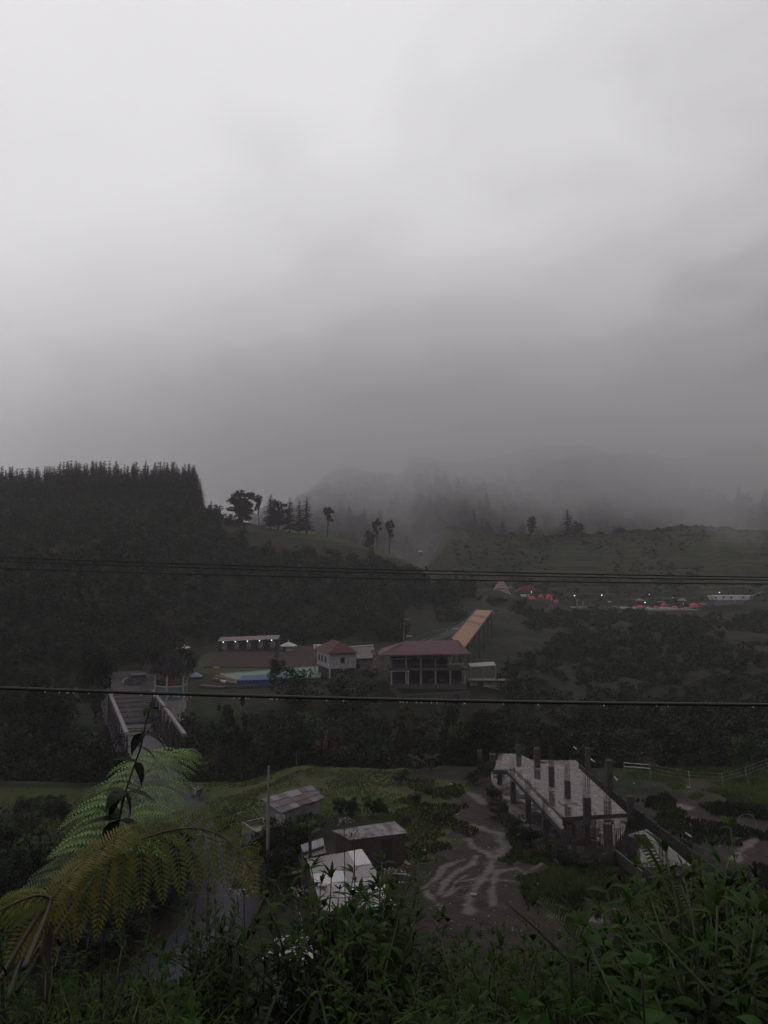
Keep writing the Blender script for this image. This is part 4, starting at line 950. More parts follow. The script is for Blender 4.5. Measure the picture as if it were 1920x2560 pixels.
# white house with red roof + annexe
D = 160
A0 = at(823, 1688, 158); zb = A0[2]; r0 = at(875, 1672, 162)
hz = zb
hs = thing('white_house', 'white two storey house with a steep dark red roof beside the pool', 'house', (A0[0], A0[1], hz))
cs = [(0, 0), (5.2, 1.6), (2.2, 10.5), (-3.2, 9.0)]
hw = 4.4
q = G(); q.prism(cs, 1.2, hw); obj('wall', q, M['wall_white'], hs)
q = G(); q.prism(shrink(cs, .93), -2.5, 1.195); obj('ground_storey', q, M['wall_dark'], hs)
ov = shrink(cs, 1.16); rid0 = np.array((1.9, 2.6, hw + 1.9)); rid1 = np.array((.1, 8.2, hw + 1.9))
q = G(); e4 = [np.array((*c, hw - .15)) for c in ov]
q.add([e4[0], e4[1], rid0, rid0 + (.02, 0, 0)], [[0, 1, 2, 3]]); q.add([e4[1], e4[2], rid1, rid0], [[0, 1, 2, 3]]); q.add([e4[2], e4[3], rid1, rid1 + (.02, 0, 0)], [[0, 1, 2, 3]]); q.add([e4[3], e4[0], rid0, rid1], [[0, 1, 2, 3]]); q.add([c - (0, 0, .02) for c in e4[::-1]], [[0, 1, 2, 3]])
obj('roof', q, M['roof_red'], hs)
wl, fr = np.array(cs[3]) - np.array(cs[0]), np.array(cs[1]) - np.array(cs[0])
for u in (.42,):
    c = fr * u; d = unit(fr); q = G(); q.beam((*(c + (.03, -.06)), 2.8), (*(c + d * .75 + (.03, -.06)), 2.8), .08, 1.1); wdw = obj('window', q, M['glass'], hs)
for u in (.22, .5, .75):
    c = wl * u; d = unit(wl); q = G(); q.beam((*(c + (-.06, -.02)), 2.8), (*(c + d * .9 + (-.06, -.02)), 2.8), .08, 1.2); obj('window', q, M['glass'], hs)
for c in (cs[0], (fr * .5)): q = G(); q.beam((c[0] + .1, c[1] + .1, -2.5), (c[0] + .1, c[1] + .1, 1.2), .3); obj('pillar', q, M['cream'], hs)
a = at(795, 1612, 168); q = G(); q.tube([(0, 0, 0), (0, 0, .9)], [1.0, 1.0], 14); 
tk = thing('water_tank', 'round pale water tank standing behind the white house', 'tank', (a[0], a[1], a[2] - .9)); obj('drum', q, M['tin_pale'], tk)
q = G()
for x, y in ((.6, .6), (-.6, .6), (.6, -.6), (-.6, -.6)): q.beam((x, y, h1(a[0], a[1]) - a[2] + .9 - .3), (x, y, 0), .15)
obj('stand', q, M['concrete'], tk)
# annexe with pale ridge
a, b_ = at(850, 1619, 172), at(933, 1612, 172); O = np.array((a[0], 170, h1(a[0], 170)))
an_ = thing('annexe', 'low annexe with a faded sheet roof and white ridge strip right of the white house', 'house', O)
Lx = b_[0] - a[0]; zr = a[2] - O[2]
q = G(); q.sheet([(0, 2, zr), (0.6, -2.2, zr - 2.0), (Lx + .8, -2.2, zr - 1.75), (Lx, 2, zr + .45)][::1], .08); q.sheet([(0, 2.02, zr), (Lx, 2.02, zr + .45), (Lx, 5.5, zr - 1.5), (0, 5.5, zr - 2.0)][::-1], .08); obj('roof', q, M['roof_dim'], an_)
q = G(); q.beam((0, 2, zr + .08), (Lx, 2, zr + .53), .25, .16); obj('ridge_strip', q, M['white_paint'], an_)
q = G(); q.prism([(.6, -1.6), (Lx + .1, -1.6), (Lx + .1, 4.8), (.6, 4.8)], -1, zr - 1.9); obj('wall', q, M['wall_grey'], an_)
for x in (1.6, 4.0): q = G(); q.box((x, -1.66, 1.5), (.8, .06, 1.0)); obj('window', q, M['glass'], an_)
a = at(945, 1662, 158); q = G(); q.box((0, 0, .8), (2.1, 1.4, 2.6)); sh2 = thing('pump_house', 'small pale block hut between the annexe and the big building', 'hut', (a[0], a[1], a[2])); obj('wall', q, M['concrete'], sh2)
q = G(); q.sheet([(-1.4, -1.2, 2.5), (1.6, -1.2, 2.6), (1.6, 1.2, 2.9), (-1.4, 1.2, 2.8)], .1); obj('roof', q, M['thatch'], sh2)

# ------------------------------------------------------------------ big two-level building with mauve roof
D = 152
def B(px, py, d=D): return at(px, py, d)
fl0 = B(975, 1677); O = np.array((fl0[0], D, B(975, 1712)[2])); O[2] = B(1000, 1712)[2]
bb = thing('open_hall', 'large open two level hall with a mauve hipped roof and bare concrete columns', 'building', O)
X1 = B(1166, 1670)[0] - O[0]; dep = 9.0; z_deck = B(1070, 1670)[2] - O[2]; z_eave = B(1070, 1636)[2] - O[2]; z_rid = B(1070, 1602, D + 5)[2] - O[2]
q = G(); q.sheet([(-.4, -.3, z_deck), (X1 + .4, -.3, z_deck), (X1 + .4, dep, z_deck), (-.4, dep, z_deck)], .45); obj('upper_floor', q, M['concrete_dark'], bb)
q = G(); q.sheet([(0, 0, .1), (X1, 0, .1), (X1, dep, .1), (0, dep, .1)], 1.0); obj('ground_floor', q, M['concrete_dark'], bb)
for i in range(6):
    x = .25 + (X1 - .5) * i / 5
    for y in (.1, dep - .3):
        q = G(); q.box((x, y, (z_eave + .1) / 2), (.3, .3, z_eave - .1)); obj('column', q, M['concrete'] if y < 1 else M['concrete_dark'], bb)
e4 = [(-2.2, -1.6, z_eave), (X1 + .7, -1.4, z_eave + .25), (X1 + .7, dep + 1, z_eave + .25), (-2.2, dep + 1, z_eave)]; ra, rb = (3.0, dep / 2, z_rid), (X1 - 1.2, dep / 2, z_rid + .2)
q = G(); e4 = [np.array(e) for e in e4]; ra, rb = np.array(ra), np.array(rb)
q.add([e4[0], e4[1], rb, ra], [[0, 1, 2, 3]]); q.add([e4[1], e4[2], rb], [[0, 1, 2]]); q.add([e4[2], e4[3], ra, rb], [[0, 1, 2, 3]]); q.add([e4[3], e4[0], ra], [[0, 1, 2]]); q.add([e - (0, 0, .15) for e in e4[::-1]], [[0, 1, 2, 3]])
for a, b_ in zip(e4, e4[1:] + e4[:1]): q.beam(a - (0, 0, .08), b_ - (0, 0, .08), .1, .22)
obj('roof', q, M['roof_mauve'], bb)
for k in range(26):
    pass
q = G(); 
for i in range(40):
    f_ = (i + .5) / 40; a = e4[0] + (e4[1] - e4[0]) * f_; b_ = ra + (rb - ra) * np.clip((f_ - .2) / .65, 0, 1); q.beam(a + (0, 0, .02), a + (b_ - a) * .97 + (0, 0, .02), .05, .05)
obj('roof_seam', q, M['roof_mauve'], bb)
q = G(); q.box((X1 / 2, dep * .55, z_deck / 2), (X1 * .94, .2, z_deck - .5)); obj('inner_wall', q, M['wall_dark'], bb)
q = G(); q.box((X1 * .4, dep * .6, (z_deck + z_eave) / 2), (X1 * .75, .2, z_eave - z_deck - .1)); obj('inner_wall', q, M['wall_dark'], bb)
q = G(); 
for zz in (.45, .95): q.beam((0, -.1, z_deck + zz), (X1, -.1, z_deck + zz), .06)
for i in range(31): q.beam((X1 * i / 30, -.1, z_deck), (X1 * i / 30, -.1, z_deck + .95), .05)
obj('railing', q, M['steel_dark'], bb)
q = G(); q.beam((.2, -.12, z_deck - .55), (3.6, -.12, z_deck - .5), .12, .22); q.beam((.3, -.14, 0), (.3, -.14, z_deck - .6), .22); q.beam((3.4, -.14, 0), (3.4, -.14, z_deck - .6), .22); obj('pale_frame', q, M['concrete_pale'], bb)
q = G(); q.beam((.1, -.2, z_eave - .85), (4.2, -.2, z_eave - .75), .1, .2); q.beam((4.2, -.1, z_eave - .6), (X1 - 2, -.1, z_eave - .35), .08, .12); obj('eave_beam', q, M['concrete'], bb)
for x in (5.6, 8.2, 9.3, 10.6):
    q = G(); q.box((x, dep * .5, z_deck + 1.6), (.8, .1, .8)); obj('wall_poster', q, M['concrete'], bb)
rg3 = np.random.default_rng(2)
for i in range(3):
    q = G(); x = 8 + i * 1.9; q.box((x, 1.6, .55), (1.1, .6, .08))
    for dx in (-.45, .45): q.box((x + dx, 1.6, .27), (.08, .5, .5))
    tb_ = tag(obj('table', q, M['wood']), ('leftmost', 'middle', 'rightmost')[i] + ' of three low tables on the lower floor of the open hall', 'table', 'tables in the open hall'); tb_.location = tuple(O + (0, 0, .1))
# retaining walls under the hall
a, b_, c = B(1008, 1737, 147), B(1176, 1728, 147), B(975, 1712, 151)
q = G(); q.prism([(a[0], a[1]), (b_[0], b_[1]), (b_[0], b_[1] + .5), (a[0], a[1] + .5)], -14, [a[2], b_[2], b_[2], a[2]])
q.prism([(c[0], c[1]), (a[0] - .01, a[1]), (a[0] - .01, a[1] + .5), (c[0], c[1] + .5)], -14, [c[2], a[2], a[2], c[2]])
tag(obj('retaining_wall', q, M['concrete_dark']), 'stained concrete retaining wall below the open hall', 'wall')
# side annexe frame to the right
a = B(1170, 1732, 153); ax = thing('half_built_annexe', 'half built annexe with thin columns and block walls right of the open hall', 'building', (a[0] + .4, a[1], a[2]))
W_ = B(1268, 1700, 153)[0] - a[0]; zt1 = B(1200, 1665, 153)[2] - a[2]
q = G(); q.sheet([(0, -.2, zt1 - .1), (W_ * .66, -.2, zt1 + .2), (W_ * .66, 3, zt1 + .5), (0, 3, zt1 + .2)], .12); obj('canopy', q, M['concrete_pale'], ax)
for u in (0.01, .33, .64): q = G(); q.box((W_ * u + .1, 0, zt1 / 2 + 1.1), (.22, .22, zt1 - 2.3)); obj('column', q, M['concrete'], ax)
q = G(); q.box((W_ / 2, .8, 1.0), (W_, .2, 2.1)); obj('block_wall', q, M['concrete'], ax)
q = G(); q.box((W_ * .27, .66, 1.0), (1.1, .1, 1.9)); obj('doorway_shade', q, M['wall_dark'], ax)  # shade of the doorway put in as a dark panel
q = G(); q.sheet([(-.2, -.1, 2.3), (W_ + .2, -.1, 2.3), (W_ + .2, 3, 2.3), (-.2, 3, 2.3)], .2); obj('terrace_slab', q, M['concrete_dark'], ax)

# ------------------------------------------------------------------ orange board slide
a, b_, c, d = at(1190, 1524, 236), at(1233, 1526, 236), at(1163, 1620, 172), at(1128, 1594, 176)
O = (c + d) / 2; O[2] = h1(O[0], O[1]); 
sl = thing('rainbow_slide', 'long orange board slide with dark bands coming down behind the mauve roof', 'slide', O)
q = G()
for i in range(14):
    u0, u1 = i / 14, (i + 1) / 14
    A_, B_ = d + (a - d) * u0, c + (b_ - c) * u0; C_, D_ = c + (b_ - c) * u1, d + (a - d) * u1
    q.sheet([A_ - O, B_ - O, C_ - O, D_ - O], .2, t={10: .0, 11: .75, 7: .05, 6: .55}.get(i, .7 + .1 * (i % 3)))
obj('sliding_surface', q, M['orange'], sl)
q = G()
for e0, e1 in ((d, a), (c, b_)): q.beam(e0 - O + (0, 0, .1), e1 - O + (0, 0, .1), .2, .3)
obj('edge_board', q, M['wood_dark'], sl)
q = G()
for i in range(6):
    u = (i + .5) / 6
    for e0, e1 in ((d, a), (c, b_)):
        p_ = e0 + (e1 - e0) * u; zg = h1(p_[0], p_[1])
        if p_[2] - .3 > zg: q = G(); q.beam((p_[0] - O[0], p_[1] - O[1], zg - .4 - O[2]), (p_[0] - O[0], p_[1] - O[1], p_[2] - .2 - O[2]), .25); obj('support_post', q, M['steel_dark'], sl)

# ------------------------------------------------------------------ paths and plaza
def zt_(x, y): return H(x, y) + .12
gg, A, B_ = ribbon([tuple(at(a, b, D)[:2]) for a, b, D in ((1052, 1605, 196), (1045, 1582, 214), (1055, 1564, 228), (1085, 1556, 240), (1150, 1551, 252), (1230, 1543, 268), (1320, 1535, 285), (1390, 1526, 300), (1440, 1522, 308))], [8, 7, 5.5, 2.6, 2.4, 2.4, 2.6, 4], zt_, 80, 1.0)
struct('path', gg, M['paving'], True)
q = G(); q.prism([(62, 303), (118, 303), (124, 306), (150, 306), (150, 330), (62, 332)], 5, 7.75); struct('plaza', q, M['plaza'])
# path wall with little posts
q = G(); 
for i in range(18, 60): q.beam(A[i] + (0, 0, -.3), A[i + 1] + (0, 0, -.3), .15, .9)
tag(obj('parapet', q, M['concrete']), 'low pale parapet along the curving path above the hall', 'parapet')
for i, (px, py, D, wd, lb) in enumerate(((1022, 1590, 215, 14, 'short white board left of the paved path'), (1138, 1571, 226, 14, 'white bench inside the curve of the path, right one'), (1112, 1573, 226, 16, 'pale bench inside the curve of the path, middle one'), (1090, 1576, 224, 16, 'grey bench inside the curve of the path, left one'))):
    a = at(px, py, D); t_ = thing('park_bench', lb, 'bench', (a[0], a[1], a[2] - .45)); ww = wd / F * D
    q = G(); q.box((0, 0, .45), (ww, .5, .12)); obj('seat', q, M['white_paint'] if i < 2 else M['concrete'], t_)
    for s_ in (-1, 1): q = G(); q.box((s_ * ww * .4, 0, .1), (.12, .4, .7)); obj('leg', q, M['concrete'], t_)
a = at(1007, 1602, 205); t_ = thing('flag_pole', 'leaning thin pale pole left of the paved path', 'pole', (a[0], a[1], h1(a[0], a[1]))); z0 = h1(a[0], a[1]); q = G(); tp_ = at(1011, 1558, 205); q.tube([(0, 0, 0), tuple(tp_ - (a[0], a[1], z0))], .06, 6); obj('shaft', q, M['concrete_pale'], t_)
q = G(); q.box(tuple(tp_ - (a[0], a[1], z0) + (.5, 0, 1.0)), (1.6, .1, .25)); obj('arm', q, M['concrete'], t_)

# plaza objects ----------------------------------------------------
def lamp(px, py, base, D, label, mt='lamp', r=.2):
    a = at(px, base, D); t_ = thing('street_lamp', label, 'lamp', (a[0], a[1], a[2]), 0, 'lamps around the plaza'); hh = at(px, py, D)[2] - a[2]
    q = G(); q.tube([(0, 0, -.4), (0, 0, hh - .15)], [.08, .05], 6); obj('pole', q, M['steel_dark'], t_)
    q = G(); q.ball((.0, 0, hh), r, 10, 6); obj('lamp_globe', q, M[mt], t_)
lamp(1437, 1489, 1522, 312, 'lit lamp at the left end of the plaza')
lamp(1505, 1488, 1518, 318, 'lit lamp behind the people on the plaza')
lamp(1624, 1486, 1520, 312, 'bluish lamp above the left thatched umbrella', 'lamp_blue')
lamp(1613, 1506, 1522, 308, 'short white lamp beside the left red tent')
lamp(1682, 1494, 1520, 312, 'dim small lamp between the two thatched umbrellas', 'lamp_blue', .13)
lamp(1709, 1509, 1522, 310, 'short dim lamp under the right thatched umbrella', 'lamp_blue', .13)
lamp(1799, 1481, 1492, 322, 'lit lamp standing behind the ship railing', r=.17)
lamp(1329, 1480, 1500, 305, 'small lit lamp at the corner of the red pavilion', r=.14)
for i, (px, t0, t1) in enumerate(((1443, 1500, 1512), (1458, 1504, 1524), (1476, 1507, 1512))):
    a = at(px, t1, 307); z0 = 7.75; t_ = thing('gate_post', ('left slim pillar at the plaza entrance', 'middle slim pillar at the plaza entrance', 'short right pillar at the plaza entrance')[i], 'pillar', (a[0], a[1], z0), 0, 'pillars at the plaza entrance')
    hh = max(1.0, at(px, t0, 307)[2] - z0); q = G(); q.box((0, 0, hh / 2), (.4, .4, hh)); obj('shaft', q, M['concrete'], t_); q = G(); q.box((0, 0, hh + .06), (.55, .55, .12)); obj('cap', q, M['concrete_pale'], t_)
a = at(1524, 1512, 318); t_ = thing('sunshade', 'small white sunshade on the plaza behind the people', 'sunshade', (a[0], a[1], 7.75)); hh = at(1524, 1503, 318)[2] - 7.75
q = G(); q.tube([(0, 0, 0), (0, 0, hh)], .05, 6); obj('pole', q, M['steel_dark'], t_)
q = G(); q.ball((0, 0, hh - .35), .75, 12, 4, sq=(1, 1, .55), lo=0); obj('canopy', q, M['tin_pale'], t_)
# red tents, thatched umbrellas
def dome_tent(px, base, D, wd, hpx, label, zb=None):
    a = at(px, base, D); r = wd / 2 / F * D; hh = hpx / F * D
    t_ = thing('dome_tent', label, 'tent', (a[0], a[1], a[2] if zb is None else zb), 0, 'red dome tents'); q = G(); q.ball((0, 0, 0), r, 12, 6, sq=(1, .9, hh / r), lo=0); obj('canopy', q, M['red_cloth'], t_, True)
    q = G(); q.tube([(r * cos(a_), r * .9 * sin(a_), .05) for a_ in np.linspace(0, 2 * pi, 20)], .07, 4); obj('hem', q, M['tin_pale'], t_)
    q = G(); q.add([(-.45, -r * .93, 0), (.45, -r * .93, 0), (0, -r * .75, hh * .6), (-.45, -r * .85, 0), (.45, -r * .85, 0), (0, -r * .68, hh * .6)], [[0, 1, 2], [3, 4, 5]]); obj('entrance', q, M['wall_dark'], t_)  # dark triangles put the shade inside the tent into colour
dome_tent(1600, 1522, 308, 24, 9, 'bright red dome tent under the left thatched umbrella')
dome_tent(1660, 1516, 312, 14, 9, 'small red tent between the two thatched umbrellas')
dome_tent(1734, 1517, 309, 26, 9, 'wide red dome tent right of the right thatched umbrella')
dome_tent(1330, 1503, 302, 20, 13, 'brightest red dome tent on the dark earth mound')
dome_tent(1352, 1500, 306, 16, 14, 'pinkish red tent behind the brightest tent on the mound')
dome_tent(1372, 1500, 306, 18, 14, 'red tent at the right end of the group on the mound')
dome_tent(1358, 1504, 303, 12, 6, 'small low red tent between the larger tents on the mound')
dome_tent(1303, 1502, 304, 14, 8, 'small dim red tent at the left end of the mound group')
dome_tent(1390, 1506, 304, 12, 7, 'small red tent half way down the mound')
dome_tent(1640, 1521, 307, 16, 6, 'low red tent behind the broken white railing')
dome_tent(1686, 1520, 308, 14, 6, 'small red tent in front of the right thatched umbrella')
dome_tent(1758, 1514, 309, 14, 6, 'last small red tent next to the ship')
def tumb(px, base, D, wd, eave, top, label):
    gazebo('thatched_umbrella', label, px, base, D, wd, eave, top, M['wood_dark'], M['thatch_pale'], 'umbrella', n=8, wall=False)
tumb(1600, 1521, 311, 24, 1501, 1495, 'left grey thatched umbrella hut over the red tent')
tumb(1706, 1521, 311, 24, 1501, 1494, 'right grey thatched umbrella hut on the plaza')
gazebo('shelter', 'flat dark shelter above the small red tent', 1653, 1520, 314, 28, 1505, 1503, M['wood_dark'], M['roof_dim'], 'shelter', n=4, wall=False, rz=pi / 4)
# railings along the plaza edge
for i, (p0, p1, lb) in enumerate((((1582, 1521), (1612, 1521), 'white plaza railing in front of the left red tent'), ((1620, 1523), (1652, 1523), 'white plaza railing left of the gap'), ((1668, 1523), (1702, 1523), 'white plaza railing right of the gap'), ((1702, 1521), (1752, 1517), 'sloping white plaza railing before the wide red tent'), ((1746, 1509), (1766, 1509), 'pale raised railing beside the ship'))):
    D = 304; a, b_ = at(*p0, D), at(*p1, D); t_ = thing('railing', lb, 'railing', (a[0], a[1], a[2])); v = b_ - a
    q = G(); q.beam((0, 0, .1), tuple(v + (0, 0, .1)), .1, .22); obj('top_rail', q, M['tin_pale'], t_)
    q = G()
    for k in range(6): q.beam(tuple(v * k / 5 - (0, 0, 1.2)), tuple(v * k / 5 + (0, 0, .1)), .1)
    obj('post', q, M['concrete'], t_)
q = G()
for i, px in enumerate((1575, 1690, 1720, 1632, 1645)):
    D = 309; a = at(px, 1516 + (i % 2) * 3, D); t_ = thing('garden_shrub', 'low dark shrub among the plaza tents', 'shrub', (a[0], a[1], 7.75), i, 'shrubs among the plaza tents'); t_.scale = (.3, .3, .25)
    for nm, me in zip(('stem', 'foliage'), TREES['bm0']): obj(nm, me, None, t_)
# hut on the mound, red pavilion with sign
a = at(1254, 1490, 306); t_ = thing('tiered_hut', 'faded pink hut with a two tier sloping roof and white cap on the mound', 'hut', (a[0], a[1], 11.4))
s_ = 306 / F
q = G(); q.prism([(-3, -2), (3, -2), (3, 2.5), (-3, 2.5)], -1, 1.6); obj('wall', q, M['wall_grey'], t_)
def hiproof(q, x0, x1, y0, y1, z0, k, z1):
    cx, cy_ = (x0 + x1) / 2, (y0 + y1) / 2; lo = [(x0, y0, z0), (x1, y0, z0), (x1, y1, z0), (x0, y1, z0)]; hi = [(cx + (a_ - cx) * k, cy_ + (b_ - cy_) * k, z1) for a_, b_, _ in lo]; q.hexa(np.array(lo + hi)); return q
pinkr = mat('pink_roof', (.30, .17, .17), (.20, .12, .12), .7)
obj('lower_roof', hiproof(G(), -4.2, 3.6, -3.2, 3.4, 1.5, .62, 4.2), pinkr, t_)
obj('upper_roof', hiproof(G(), -2.6, 2.4, -2, 2.2, 4.22, .45, 6.4), pinkr, t_)
q = G(); q.box((0, 0, 6.62), (1.9, 1.4, .4)); obj('roof_cap', q, M['tin_pale'], t_)
q = G(); q.beam((-2.9, -2.3, 4.35), (3.6, -2.3, 4.5), .3, .3); q.beam((3.2, -2.3, 4.2), (3.2, -2.3, 5.3), .12); obj('gutter', q, M['tin_pale'], t_)
a = at(1320, 1497, 312); t_ = thing('red_pavilion', 'open pavilion with a dim red hipped roof and white banner on the mound', 'pavilion', (a[0], a[1], 11.2))
obj('roof', hiproof(G(), -5.0, 5.0, -3, 3, 3.1, .3, 5.4), M['roof_red'], t_)
for x, y in ((-4, -2.2), (4, -2.2), (4, 2.2), (-4, 2.2)): q = G(); q.beam((x, y, -.8), (x, y, 3.15), .22); obj('post', q, M['wood_dark'], t_)
q = G(); q.box((-1.6, -2.4, 1.7), (3.3, .08, .9)); obj('banner', q, M['white_paint'], t_)
q = G(); q.box((-.7, -2.5, 1.75), (1.0, .06, .45)); obj('banner_panel', q, M['steel_dark'], t_)
q = G(); q.prism([(-3.2, -1.8), (3.2, -1.8), (3.2, 1.8), (-3.2, 1.8)], -.8, 1.1); obj('counter', q, M['steel_dark'], t_)
a = at(1380, 1496, 306); t_ = thing('flag_pole', 'thin pale pole right of the red tents on the mound', 'pole', (a[0], a[1], h1(a[0], a[1]))); q = G(); hh = at(1380, 1480, 306)[2] - h1(a[0], a[1]); q.tube([(0, 0, -.2), (0, 0, hh)], .06, 6); obj('shaft', q, M['concrete_pale'], t_)
q = G(); q.ball((0, 0, hh), .1, 6, 4); obj('finial', q, M['concrete_pale'], t_)
# ship building
L0, L1 = at(1775, 1500, 306), at(1886, 1500, 306); SL = L1[0] - L0[0]; zk = at(1830, 1512, 306)[2]
shp = thing('ship_building', 'pale grey ship shaped building with a row of windows and a bowsprit', 'building', (L0[0], L0[1], zk))
s_ = 306 / F / 1.0
def shipring(z, x0, x1, wd):
    xs_ = np.linspace(0, 1, 9); hw_ = wd * np.sin(np.clip(.25 + .75 * (1 - xs_), 0, 1) * pi / 2) ** .7; hw_[-1] = .05
    return [(x0 + (x1 - x0) * u, -h_, z) for u, h_ in zip(xs_, hw_)] + [(x0 + (x1 - x0) * u, h_, z) for u, h_ in list(zip(xs_, hw_))[::-1]]
q = G(); rings = [shipring(-1.2, 2.6, SL - 5.2, 1.5), shipring(.6, 2.0, SL - 3.4, 2.1), shipring(1.9, .9, SL - 1.4, 2.7)]
n_ = 18; v = [p_ for r_ in rings for p_ in r_]; f = [[k * n_ + i, k * n_ + (i + 1) % n_, (k + 1) * n_ + (i + 1) % n_, (k + 1) * n_ + i] for k in range(2) for i in range(n_)]; q.add(v, f); obj('hull', q, M['ship'], shp)
q = G(); rings = [shipring(1.9, .85, SL - 1.35, 2.75), shipring(3.6, 0, SL, 3.0)]; v = [p_ for r_ in rings for p_ in r_]; q.add(v, [[i, (i + 1) % n_, n_ + (i + 1) % n_, n_ + i] for i in range(n_)]); q.add(rings[1], [list(range(n_))]); obj('upper_band', q, M['white_paint'], shp)
for u in (.06, .24, .41, .68, .88): q = G(); q.box((SL * u, -2.95 + (.15 if u < .8 else 1.3), 2.9), (.6, .5, .6)); obj('window', q, M['glass'], shp)
q = G(); q.tube([(SL - .6, 0, 3.3), (SL + 3.0, 0, 5.0)], [.14, .06], 6); obj('bowsprit', q, M['concrete_pale'], shp)
for x, hh in ((SL * .35, 7.5), (SL * .53, 9.5), (SL * .76, 8)):
    q = G(); q.tube([(x, 0, 3.5), (x, 0, hh + 1)], [.1, .05], 6); m_ = obj('mast', q, M['steel_dark'], shp); q = G(); q.beam((x - 1.2, 0, hh * .8), (x + 1.2, 0, hh * .8), .08); q.beam((x - 1.5, 0, 3.6), (x, 0, hh), .03); q.beam((x + 1.5, 0, 3.6), (x, 0, hh), .03); obj('rigging', q, M['steel_dark'], m_)
q = G(); q.prism([(-3.5, -3.5), (3.2, -3.5), (3.2, 3), (-3.5, 3)], -1.6, -.2); obj('landing', q, M['paving'], shp)
# small white patch hut high on the left ridge
a = at(1051, 1379, 320); t_ = thing('ridge_hut', 'tiny hut with a white roof on the misty ridge', 'hut', (a[0], a[1], a[2] - 1.2)); q = G(); q.box((0, 0, .3), (1.1, 1.1, 1.8)); obj('wall', q, M['wall_grey'], t_); q = G(); q.sheet([(-.8, -.8, 1.2), (.8, -.8, 1.2), (.8, .8, 1.5), (-.8, .8, 1.5)], .08); obj('roof', q, M['white_paint'], t_)

# people -------------------------------------------------------------
def person(name_lbl, loc, rz, pose='stand'):
    J = [(0, 0, .92), (0, 0, 1.15), (0, 0, 1.42), (0, .01, 1.53), (0, .02, 1.62), (0, .01, 1.72),
         (.17, 0, 1.40), (.22, .02, 1.12), (.22, -.05, .88), (.22, -.08, .78), (-.17, 0, 1.40), (-.22, .02, 1.12), (-.22, -.05, .88), (-.22, -.08, .78),
         (.09, 0, .86), (.10, -.02, .48), (.10, .02, .08), (.11, -.14, .03), (-.09, 0, .86), (-.12, -.05, .48), (-.13, .06, .08), (-.13, -.1, .03)]
    if pose == 'sit':
        J = [(x, y, z - .45) for x, y, z in J]
        for k_, (x, y, z) in {15: (.14, -.42, .42), 16: (.14, -.45, .08), 17: (.14, -.6, .03), 19: (-.14, -.42, .42), 20: (-.14, -.45, .08), 21: (-.14, -.6, .03), 8: (.2, -.28, .55), 9: (.15, -.38, .5), 12: (-.2, -.28, .55), 13: (-.15, -.38, .5)}.items(): J[k_] = (x, y, z)
    R_ = [.14, .13, .15, .06, .10, .085, .07, .05, .04, .045, .07, .05, .04, .045, .1, .075, .05, .04, .1, .075, .05, .04]
    E = [(0, 1), (1, 2), (2, 3), (3, 4), (4, 5), (2, 6), (6, 7), (7, 8), (8, 9), (2, 10), (10, 11), (11, 12), (12, 13), (0, 14), (14, 15), (15, 16), (16, 17), (0, 18), (18, 19), (19, 20), (20, 21)]
    me = bpy.data.meshes.new('person'); me.from_pydata(J, E, []); me.materials.append(M['cloth_dark']); o = bpy.data.objects.new('person', me); C.objects.link(o)
    o.modifiers.new('skin', 'SKIN'); o.modifiers.new('sub', 'SUBSURF').render_levels = 1
    for i, sv in enumerate(me.skin_vertices[0].data): sv.radius = (R_[i], R_[i] * .85); sv.use_root = i == 0
    o.location = loc; o.rotation_euler = (0, 0, rz); tag(o, name_lbl, 'person', 'people on the plaza')
    hd = J[5]; q = G(); q.ball((hd[0], hd[1] + .015, hd[2]), .105, 8, 4, lo=0); h_ = obj('hair', q, M['black'], o); return o
for px, base, D, pose, lb in ((1519, 1521, 306, 'sit', 'dark clothed person crouching left of the two standing people'), (1524.5, 1522, 306, 'stand', 'left one of two standing people in dark clothes on the plaza'), (1528.5, 1521, 307, 'stand', 'right one of two standing people in dark clothes on the plaza'), (1471, 1522, 306, 'sit', 'person sitting alone at the plaza edge near the pillars'), (1547, 1522, 306, 'sit', 'person sitting at the plaza edge right of the standing people')):
    a = at(px, base, D); person(lb, (a[0], a[1], 7.75), random.uniform(-.6, .6), pose)

# ------------------------------------------------------------------ unfinished concrete frame (front right)
cf = thing('unfinished_building', 'unfinished concrete frame with wet slabs, bare columns and rusty rebar', 'building', (0, 0, 0))
SL_MAT = bpy.data.materials.new('wet_slab'); SL_MAT.use_nodes = True
t = SL_MAT.node_tree; n = t.nodes; l = t.links; p_ = n['Principled BSDF']
co = n.new('ShaderNodeTexCoord'); mpn = n.new('ShaderNodeMapping'); mpn.inputs['Scale'].default_value = (1, .8, 1); l.new(co.outputs['Object'], mpn.inputs[0])
na = n.new('ShaderNodeTexNoise'); na.inputs['Scale'].default_value = .42; na.inputs['Detail'].default_value = 6; l.new(mpn.outputs[0], na.inputs[0])
nb_ = n.new('ShaderNodeTexNoise'); nb_.inputs['Scale'].default_value = 1.9; nb_.inputs['Detail'].default_value = 8; l.new(mpn.outputs[0], nb_.inputs[0])
r1 = n.new('ShaderNodeValToRGB'); r1.color_ramp.elements[0].position = .36; r1.color_ramp.elements[1].position = .62
r1.color_ramp.elements[0].color = (.045, .032, .028, 1); r1.color_ramp.elements[1].color = (.23, .195, .18, 1); l.new(nb_.outputs[0], r1.inputs[0])  # stain mottling; the paler end also imitates sky reflections
mr = n.new('ShaderNodeMapRange'); l.new(na.outputs[0], mr.inputs[0]); mr.inputs['From Min'].default_value = .47; mr.inputs['From Max'].default_value = .52; mr.inputs['To Min'].default_value = .07; mr.inputs['To Max'].default_value = .65
